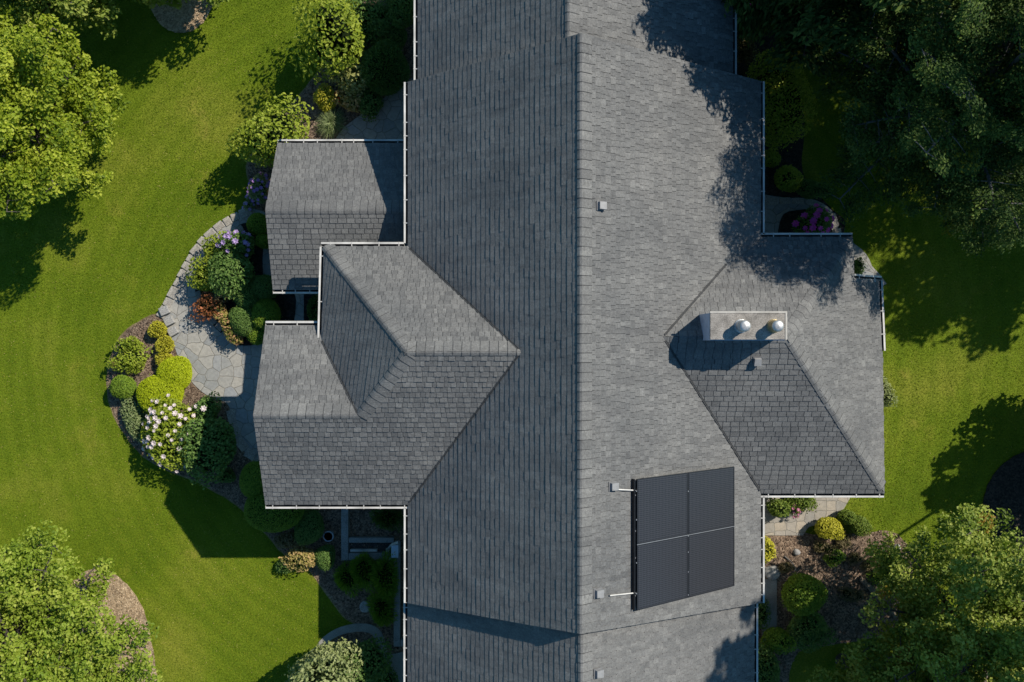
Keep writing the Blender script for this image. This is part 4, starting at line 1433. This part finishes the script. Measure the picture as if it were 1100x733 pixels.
shrub('round_shrub', 'round green shrub at the lawn corner, outermost of the landing plants', 'shrub', 923, 564, 11, 10, 0.7, 'green', 0.055, 0.033, 1.0, 0.12, 0.25)
shrub('golden_mound', 'yellow shrub half hidden under the gutter beside the mulch bed', 'shrub', 822, 590, 10, 14, 0.6, 'gold', 0.085, 0.055, 0.8, 0.2, 0.4, out=2)
shrub('round_shrub', 'large dark rounded evergreen in the mulch bed', 'shrub', 862, 638, 20, 22, 1.5, 'box', 0.07, 0.045, 1.0, 0.12, 0.22)
shrub('leafy_shrub', 'blue green loose shrub just below the large rounded evergreen', 'shrub', 868, 676, 22, 19, 1.2, 'dark', 0.09, 0.05, 0.9, 0.25, 0.4, out=2)
shrub('leafy_shrub', 'dark green shrub at the end of the narrow side path', 'shrub', 834, 686, 16, 13, 1.0, 'fine', 0.08, 0.045, 0.9, 0.2, 0.4)
shrub('leafy_shrub', 'shaded shrub by the gutter at the bottom of the east wall', 'shrub', 822, 722, 17, 24, 1.1, 'dark', 0.09, 0.05, 0.9, 0.2, 0.4)
shrub('leafy_shrub', 'dark plant between the house wall and the narrow side path', 'plant', 815, 655, 9, 17, 0.5, 'dark', 0.08, 0.045, 0.8, 0.2, 0.4)
shrub('round_shrub', 'small round green shrub near the tip of the mulch bed under the tree', 'shrub', 963, 606, 10, 9, 0.7, 'green', 0.055, 0.033, 1.0, 0.1, 0.22)
for (bx, by, br, lf) in ((884, 588, 8, 'brownleaf'), (897, 598, 9, 'fine'), (905, 583, 7, 'brownleaf'), (935, 607, 8, 'brownleaf'), (946, 618, 9, 'fine'), (918, 600, 6, 'brownleaf'), (915, 640, 9, 'brownleaf'), (843, 610, 6, 'brownleaf')):
    shrub('weedy_clump', 'low straggly weedy clump growing through the bark mulch bed', 'plant', bx, by, br * 1.2, br * 0.9, 0.34, lf, 0.08, 0.03, 0.7, 0.3, 0.4, group='weedy clumps in the bark mulch', out=4)


# ------------------------------------------------------------------ trees
def tree(name, label, x, y, Ht, R, leaf, nleaf, ln, wd, seed, nb=26, cr=0.55, zb=0.22, extra=(), bark='bark', flat=0.6, droop=0.0, group=None, trunk_r=0.18, sub=4, twig=0.4, zm=0.42, lean=None):
    rng = np.random.default_rng(seed)
    root = empty(name, (x, y, 0), 0, label, 'tree', group)
    q = QM()
    bend = rng.normal(0, 0.15, 2)
    if lean:
        bend = np.array(lean)
    tp = [Vector((bend[0] * (s ** 2), bend[1] * (s ** 2), Ht * 0.82 * s)) for s in np.linspace(0, 1, 8)]
    tr = [trunk_r * (1.5 if i == 0 else 1) * (1 - 0.85 * i / 7) for i in range(8)]
    q.tube(tp, tr, 12)
    q.build('trunk', [M[bark]], root, smooth=True)
    qb = QM()
    zmid = Ht * zm
    cl, cw, cd = [], [], []
    for i in range(nb + len(extra)):
        az = i * 2.39996 + rng.normal(0, 0.25)
        ph = math.acos(max(-0.3, 1 - (i + 0.5) / nb * 1.22))
        L_ = R * rng.uniform(0.78, 1.12)
        tip = Vector((math.cos(az) * math.sin(ph) * L_, math.sin(az) * math.sin(ph) * L_, zmid + math.cos(ph) * (Ht - zmid) * rng.uniform(0.85, 1.03)))
        tip += Vector((bend[0], bend[1], 0)) * (tip.z / (Ht * 0.82)) ** 2 if lean else Vector((0, 0, 0))
        tip.z -= droop * math.sin(ph) * R * 0.3
        tip.z = max(tip.z, Ht * zb * 0.8)
        if i >= nb:
            tip = Vector(extra[i - nb]) - Vector((x, y, 0))
        zs = min(max(Ht * zb, tip.z * 0.55), Ht * 0.7)
        st = Vector((bend[0] * (zs / (Ht * 0.82)) ** 2, bend[1] * (zs / (Ht * 0.82)) ** 2, zs))
        ct = st.lerp(tip, 0.5) + Vector((0, 0, R * (0.12 + 0.2 * droop))) + Vector(tuple(rng.normal(0, 0.15, 3)))
        pts = []
        for s in np.linspace(0, 1, 8):
            pts.append(st * (1 - s) ** 2 + ct * 2 * s * (1 - s) + tip * s * s)
        qb.tube(pts, [trunk_r * 0.42 * (1 - 0.9 * s) + 0.008 for s in np.linspace(0, 1, 8)], 6)
        d = (tip - st).normalized()
        sd = d.cross(Vector((0, 0, 1)))
        if sd.length < 0.1:
            sd = Vector((1, 0, 0))
        sd.normalize()
        for s in np.linspace(0.38, 1.0, max(3, int(L_ / 0.55))):
            p = st * (1 - s) ** 2 + ct * 2 * s * (1 - s) + tip * s * s
            for k in range(sub):
                w = R * twig * (1.1 - 0.75 * s) * rng.uniform(-1, 1)
                pp = p + sd * w + d * rng.uniform(0, 0.35) * abs(w) + Vector((0, 0, rng.normal(0.05, 0.22) - droop * abs(w) * 0.4))
                cl.append(tuple(pp))
                cw.append(cr * rng.uniform(0.55, 1.15) * (1.15 - 0.45 * s))
                cd.append(tuple((d * 0.8 + sd * (0.9 if w > 0 else -0.9))))
                if k < 2:
                    qb.tube([p, p.lerp(pp, 0.5) + Vector((0, 0, 0.03)), pp], [0.018, 0.013, 0.006], 4)
    qb.build('branch', [M[bark]], root, smooth=True)
    cl, cw, cd = np.array(cl), np.array(cw), np.array(cd)
    wts = cw ** 2
    cnt = np.maximum(4, (wts / wts.sum() * nleaf).astype(int))
    idx = np.repeat(np.arange(len(cl)), cnt)
    n = len(idx)
    dd = dirs(rng, n, -0.8)
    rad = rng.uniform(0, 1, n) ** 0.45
    c = cl[idx] + dd * (cw[idx] * rad)[:, None] * np.array([1, 1, flat])
    if droop:
        c += cd[idx] * (rng.uniform(-0.5, 0.9, n) * cw[idx])[:, None]
        c[:, 2] -= droop * 0.25 * rad * cw[idx]
    c[:, 2] = np.maximum(c[:, 2], 0.3)
    nrm = dd * 0.45 + np.array([0, 0, 0.75]) + rng.normal(0, 0.42, (n, 3))
    ax = rng.normal(0, 1, (n, 3)) + dd * 0.6
    if droop:
        ax = cd[idx] * 1.2 + rng.normal(0, 0.5, (n, 3)) + np.array([0, 0, -0.3])
    ax -= nrm * ((ax * nrm).sum(1) / (nrm * nrm).sum(1))[:, None]
    ct_ = rng.normal(0, 0.14, len(cl))
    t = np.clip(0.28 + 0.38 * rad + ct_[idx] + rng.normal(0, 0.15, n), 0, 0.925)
    acc = rng.uniform(0, 1, len(cl)) < 0.012
    if name == 'oak_tree' or name == 'cedar_tree':
        t[acc[idx] & (rng.uniform(0, 1, n) < 0.6)] = 1.0
    s = rng.uniform(0.6, 1.25, n)
    q = QM()
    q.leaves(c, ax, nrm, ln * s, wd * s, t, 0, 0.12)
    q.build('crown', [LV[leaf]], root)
    return root


tree('maple_tree', 'broad yellow green tree on the lawn opposite the low wing', -15.9, 7.0, 6.6, 3.2, 'maple', 85000, 0.12, 0.075, 21, nb=30, cr=0.5, twig=0.48)
tree('ash_tree', 'fresh green tree standing in the pale mulch ring at the lawn corner', -16.4, -9.9, 6.2, 3.3, 'ash', 80000, 0.12, 0.075, 22, nb=30, cr=0.52, twig=0.45, extra=((-12.0, -10.0, 3.2), (-12.4, -9.3, 3.6), (-12.6, -11.2, 3.0), (-13.2, -10.2, 3.9), (-14.3, -6.4, 3.6), (-11.6, -9.7, 3.3), (-11.5, -10.9, 3.0), (-12.0, -11.7, 3.0), (-12.9, -8.9, 3.8)))
tree('oak_tree', 'dark green tree with yellow flecks over the bark mulch bed beside the house', 14.7, -9.3, 9.0, 4.1, 'oak', 110000, 0.115, 0.072, 23, nb=36, cr=0.52, twig=0.45)
tree('oak_tree', 'lower shaded dark tree leaning out from below the yellow flecked one', 11.9, -11.5, 8.0, 2.5, 'oak', 46000, 0.115, 0.072, 33, nb=22, cr=0.55)
tree('shade_tree', 'tree far beyond the upper lawn, seen only by its shadow', 15.6, 16.2, 9.5, 3.6, 'oak', 15000, 0.24, 0.15, 34, nb=26, cr=0.65, group='trees beyond the lawn')
tree('cedar_tree', 'tall dark feathery conifer with bare grey limbs shading the roof', 13.4, 7.2, 12.0, 4.1, 'cedar', 240000, 0.088, 0.048, 24, nb=50, cr=0.42, bark='bark_grey', flat=0.55, droop=0.35, twig=0.42, sub=5, trunk_r=0.24)
tree('shade_tree', 'dark shaded tree behind the yellow green tree near the round mulch bed', -14.9, 12.4, 5.2, 2.4, 'oak', 26000, 0.15, 0.09, 25, nb=22, cr=0.55)
tree('shade_tree', 'tree rooted in the round mulch bed whose shadow falls on the lawn', -11.4, 13.0, 4.6, 1.7, 'oak', 22000, 0.16, 0.10, 26, nb=22, cr=0.6)
tree('cedar_tree', 'conifer beyond the dark feathery one, seen only by its shadow', 18.6, 12.4, 14.0, 4.6, 'cedar', 26000, 0.24, 0.09, 27, nb=34, cr=0.7, flat=0.5, droop=0.5, group='trees beyond the lawn')
tree('cedar_tree', 'conifer beyond the upper end of the house, seen only by its shadow', 9.6, 12.0, 11.2, 3.6, 'cedar', 90000, 0.24, 0.09, 28, nb=28, cr=0.65, flat=0.5, droop=0.5, group='trees beyond the lawn')
tree('shade_tree', 'tree beyond the far lawn edge, seen only by its shadow', 21.5, 6.4, 8.0, 3.4, 'oak', 20000, 0.24, 0.15, 29, nb=24, cr=0.65, group='trees beyond the lawn')
tree('shade_tree', 'tree rooted in the dark bed at the lawn edge', 20.6, -2.8, 5.0, 2.4, 'oak', 14000, 0.22, 0.14, 30, nb=20, cr=0.6, group='trees beyond the lawn')

tree('poplar_tree', 'tall slim tree beyond the dark bed, seen only by its shadow on the lower roof', 19.9, -2.9, 19.0, 1.9, 'oak', 20000, 0.24, 0.15, 35, nb=24, cr=0.6, zb=0.72, zm=0.83, trunk_r=0.08, lean=(-0.4, 1.2), group='trees beyond the lawn')

# ------------------------------------------------------------------ ground cover (nobody could count it)
rng = np.random.default_rng(77)
n = 620000
X = rng.uniform(-19.5, 19.5, n)
Y = rng.uniform(-13.2, 13.2, n)
P = np.stack([X, Y], 1)
keep = np.ones(n, bool)
for poly in GROUND_POLYS:
    a = np.array(poly)
    bb = (X > a[:, 0].min()) & (X < a[:, 0].max()) & (Y > a[:, 1].min()) & (Y < a[:, 1].max())
    ii = np.where(bb & keep)[0]
    keep[ii] = ~inside(poly, P[ii])
keep &= ~((X > -6) & (X < 9) & (Y > -8) & (Y < 8))
P = P[keep]
n = len(P)
h = rng.uniform(0.012, 0.034, n)
an = rng.uniform(0, 2 * PI, n)
lean = rng.uniform(0.3, 1.6, n)
ax = np.stack([np.cos(an) * lean, np.sin(an) * lean, np.ones(n)], 1)
nn = np.stack([-np.sin(an + rng.normal(0, .6, n)), np.cos(an), np.zeros(n)], 1)
nn = np.cross(ax, nn)
q = QM()
rr = np.hypot(P[:, 0] + 2.0, P[:, 1] - 1.0)
patch = 0.05 * np.tanh(3 * np.sin(rr * 10.0 + 0.9 * np.sin(P[:, 1] * 0.35 + 0.5) + 0.5 * np.sin(P[:, 0] * 0.5))) + np.sin(P[:, 0] * 0.9 + 1.3 * np.sin(P[:, 1] * 0.5)) * np.sin(P[:, 1] * 0.8 + np.sin(P[:, 0] * 0.7)) * 0.08
tn = np.clip(rng.normal(0.48, 0.2, n) + patch, 0, 0.93)
ci = (np.floor(P[:, 0] / 0.10) * 7919 + np.floor(P[:, 1] / 0.10) * 104729).astype(np.int64)
cj = (np.floor(P[:, 0] / 0.23) * 15485863 + np.floor(P[:, 1] / 0.23) * 32452843).astype(np.int64)
hsh = lambda k: (np.sin(k * 12.9898 % 6283.185) * 43758.5453) % 1.0
lp = np.sin(P[:, 0] * 0.33 + 1.7) * np.cos(P[:, 1] * 0.41 + 0.6 * np.sin(P[:, 0] * 0.3)) + 0.5 * np.sin(P[:, 0] * 0.9 + P[:, 1] * 1.1)
tn = np.clip(tn + (hsh(ci) - 0.5) * 0.46 + (hsh(cj) - 0.5) * 0.28 + lp * 0.10 - (P[:, 1] - 0.5) * 0.014, 0, 0.93)
tn[rng.uniform(0, 1, n) < 0.03 + 0.03 * np.maximum(0, lp)] = 1.0
c = np.stack([P[:, 0], P[:, 1], h * 0.5], 1)
q.leaves(c, ax, nn, h * 2.0, rng.uniform(0.009, 0.02, n), tn, 0, 0.1)
tag(q.build('lawn_grass', [M['grass']]), 'short mown grass covering the lawn round the house', 'grass', kind='stuff')


def chips(polys, holes, dens, mat, name, label, z):
    q = QM()
    for poly in polys:
        a = np.array(poly)
        lo, hi = np.maximum(a.min(0), (-19.5, -13)), np.minimum(a.max(0), (19.5, 13))
        if (hi <= lo).any():
            continue
        m = int((hi - lo).prod() * dens)
        p = np.stack([rng.uniform(lo[0], hi[0], m), rng.uniform(lo[1], hi[1], m)], 1)
        k = inside(poly, p)
        for hl in holes:
            k &= ~inside(hl, p)
        p = p[k]
        m = len(p)
        if not m:
            continue
        an = rng.uniform(0, 2 * PI, m)
        ax = np.stack([np.cos(an), np.sin(an), rng.normal(0, 0.25, m)], 1)
        nm = np.stack([rng.normal(0, 0.35, m), rng.normal(0, 0.35, m), np.ones(m)], 1)
        q.leaves(np.stack([p[:, 0], p[:, 1], np.full(m, z) + rng.uniform(0.005, 0.03, m)], 1), ax, nm, rng.uniform(0.04, 0.11, m), rng.uniform(0.02, 0.045, m),
                 np.clip(rng.normal(0.42, 0.26, m), 0, 0.93), 0, 0.05)
    tag(q.build(name, [mat]), label, 'mulch', kind='stuff')


pav = [P_patio, P_npatio, P_path, P_spatio, P_ring, P_swalk]
chips([P_west, P_se], pav, 260, M['chips'], 'mulch_chips', 'brown bark mulch strewn over the planting beds', 0.02)
chips([P_top, P_sw], [], 330, M['chips_pale'], 'pale_mulch_chips', 'pale bark mulch strewn under the trees on the lawn', 0.03)

# ------------------------------------------------------------------ camera, sun, sky
cam = bpy.data.cameras.new('camera')
cam.sensor_width = 36.0
cam.lens = 36.0 * F / 1100.0
cam.clip_end = 1000
co = bpy.data.objects.new('camera', cam)
co.location = (0, 0, H)
co.rotation_euler = (0, 0, 0)
COL.objects.link(co)
scene.camera = co

sd = Vector((0.92, 0.67, 1.0)).normalized()
sl = bpy.data.lights.new('sun', 'SUN')
sl.energy = 5.0
sl.angle = math.radians(0.5)
sl.color = (1.0, 0.93, 0.82)
so = bpy.data.objects.new('sun', sl)
so.rotation_euler = (-sd).to_track_quat('-Z', 'Y').to_euler()
so.location = (20, 15, 25)
COL.objects.link(so)

w = bpy.data.worlds.new('World')
scene.world = w
w.use_nodes = True
nt = w.node_tree
bg = nt.nodes['Background']
sky = nt.nodes.new('ShaderNodeTexSky')
sky.sky_type = 'NISHITA'
sky.sun_disc = False
sky.sun_elevation = math.asin(sd.z)
sky.sun_rotation = math.atan2(sd.x, sd.y)
sky.air_density = 1.0
sky.dust_density = 0.4
sky.ozone_density = 1.6
sky_tint = mix(nt, sky.outputs[0], (0.52, 0.98, 1.16), 1.0, 'MULTIPLY')
nt.links.new(sky_tint, bg.inputs[0])
bg.inputs[1].default_value = 0.086

scene.view_settings.view_transform = 'Standard'
scene.view_settings.look = 'None'
scene.view_settings.exposure = 0
scene.view_settings.gamma = 1
scene.render.engine = 'CYCLES'
scene.cycles.use_denoising = True
scene.cycles.max_bounces = 5
scene.cycles.diffuse_bounces = 3
scene.cycles.transmission_bounces = 3
scene.cycles.transparent_max_bounces = 4
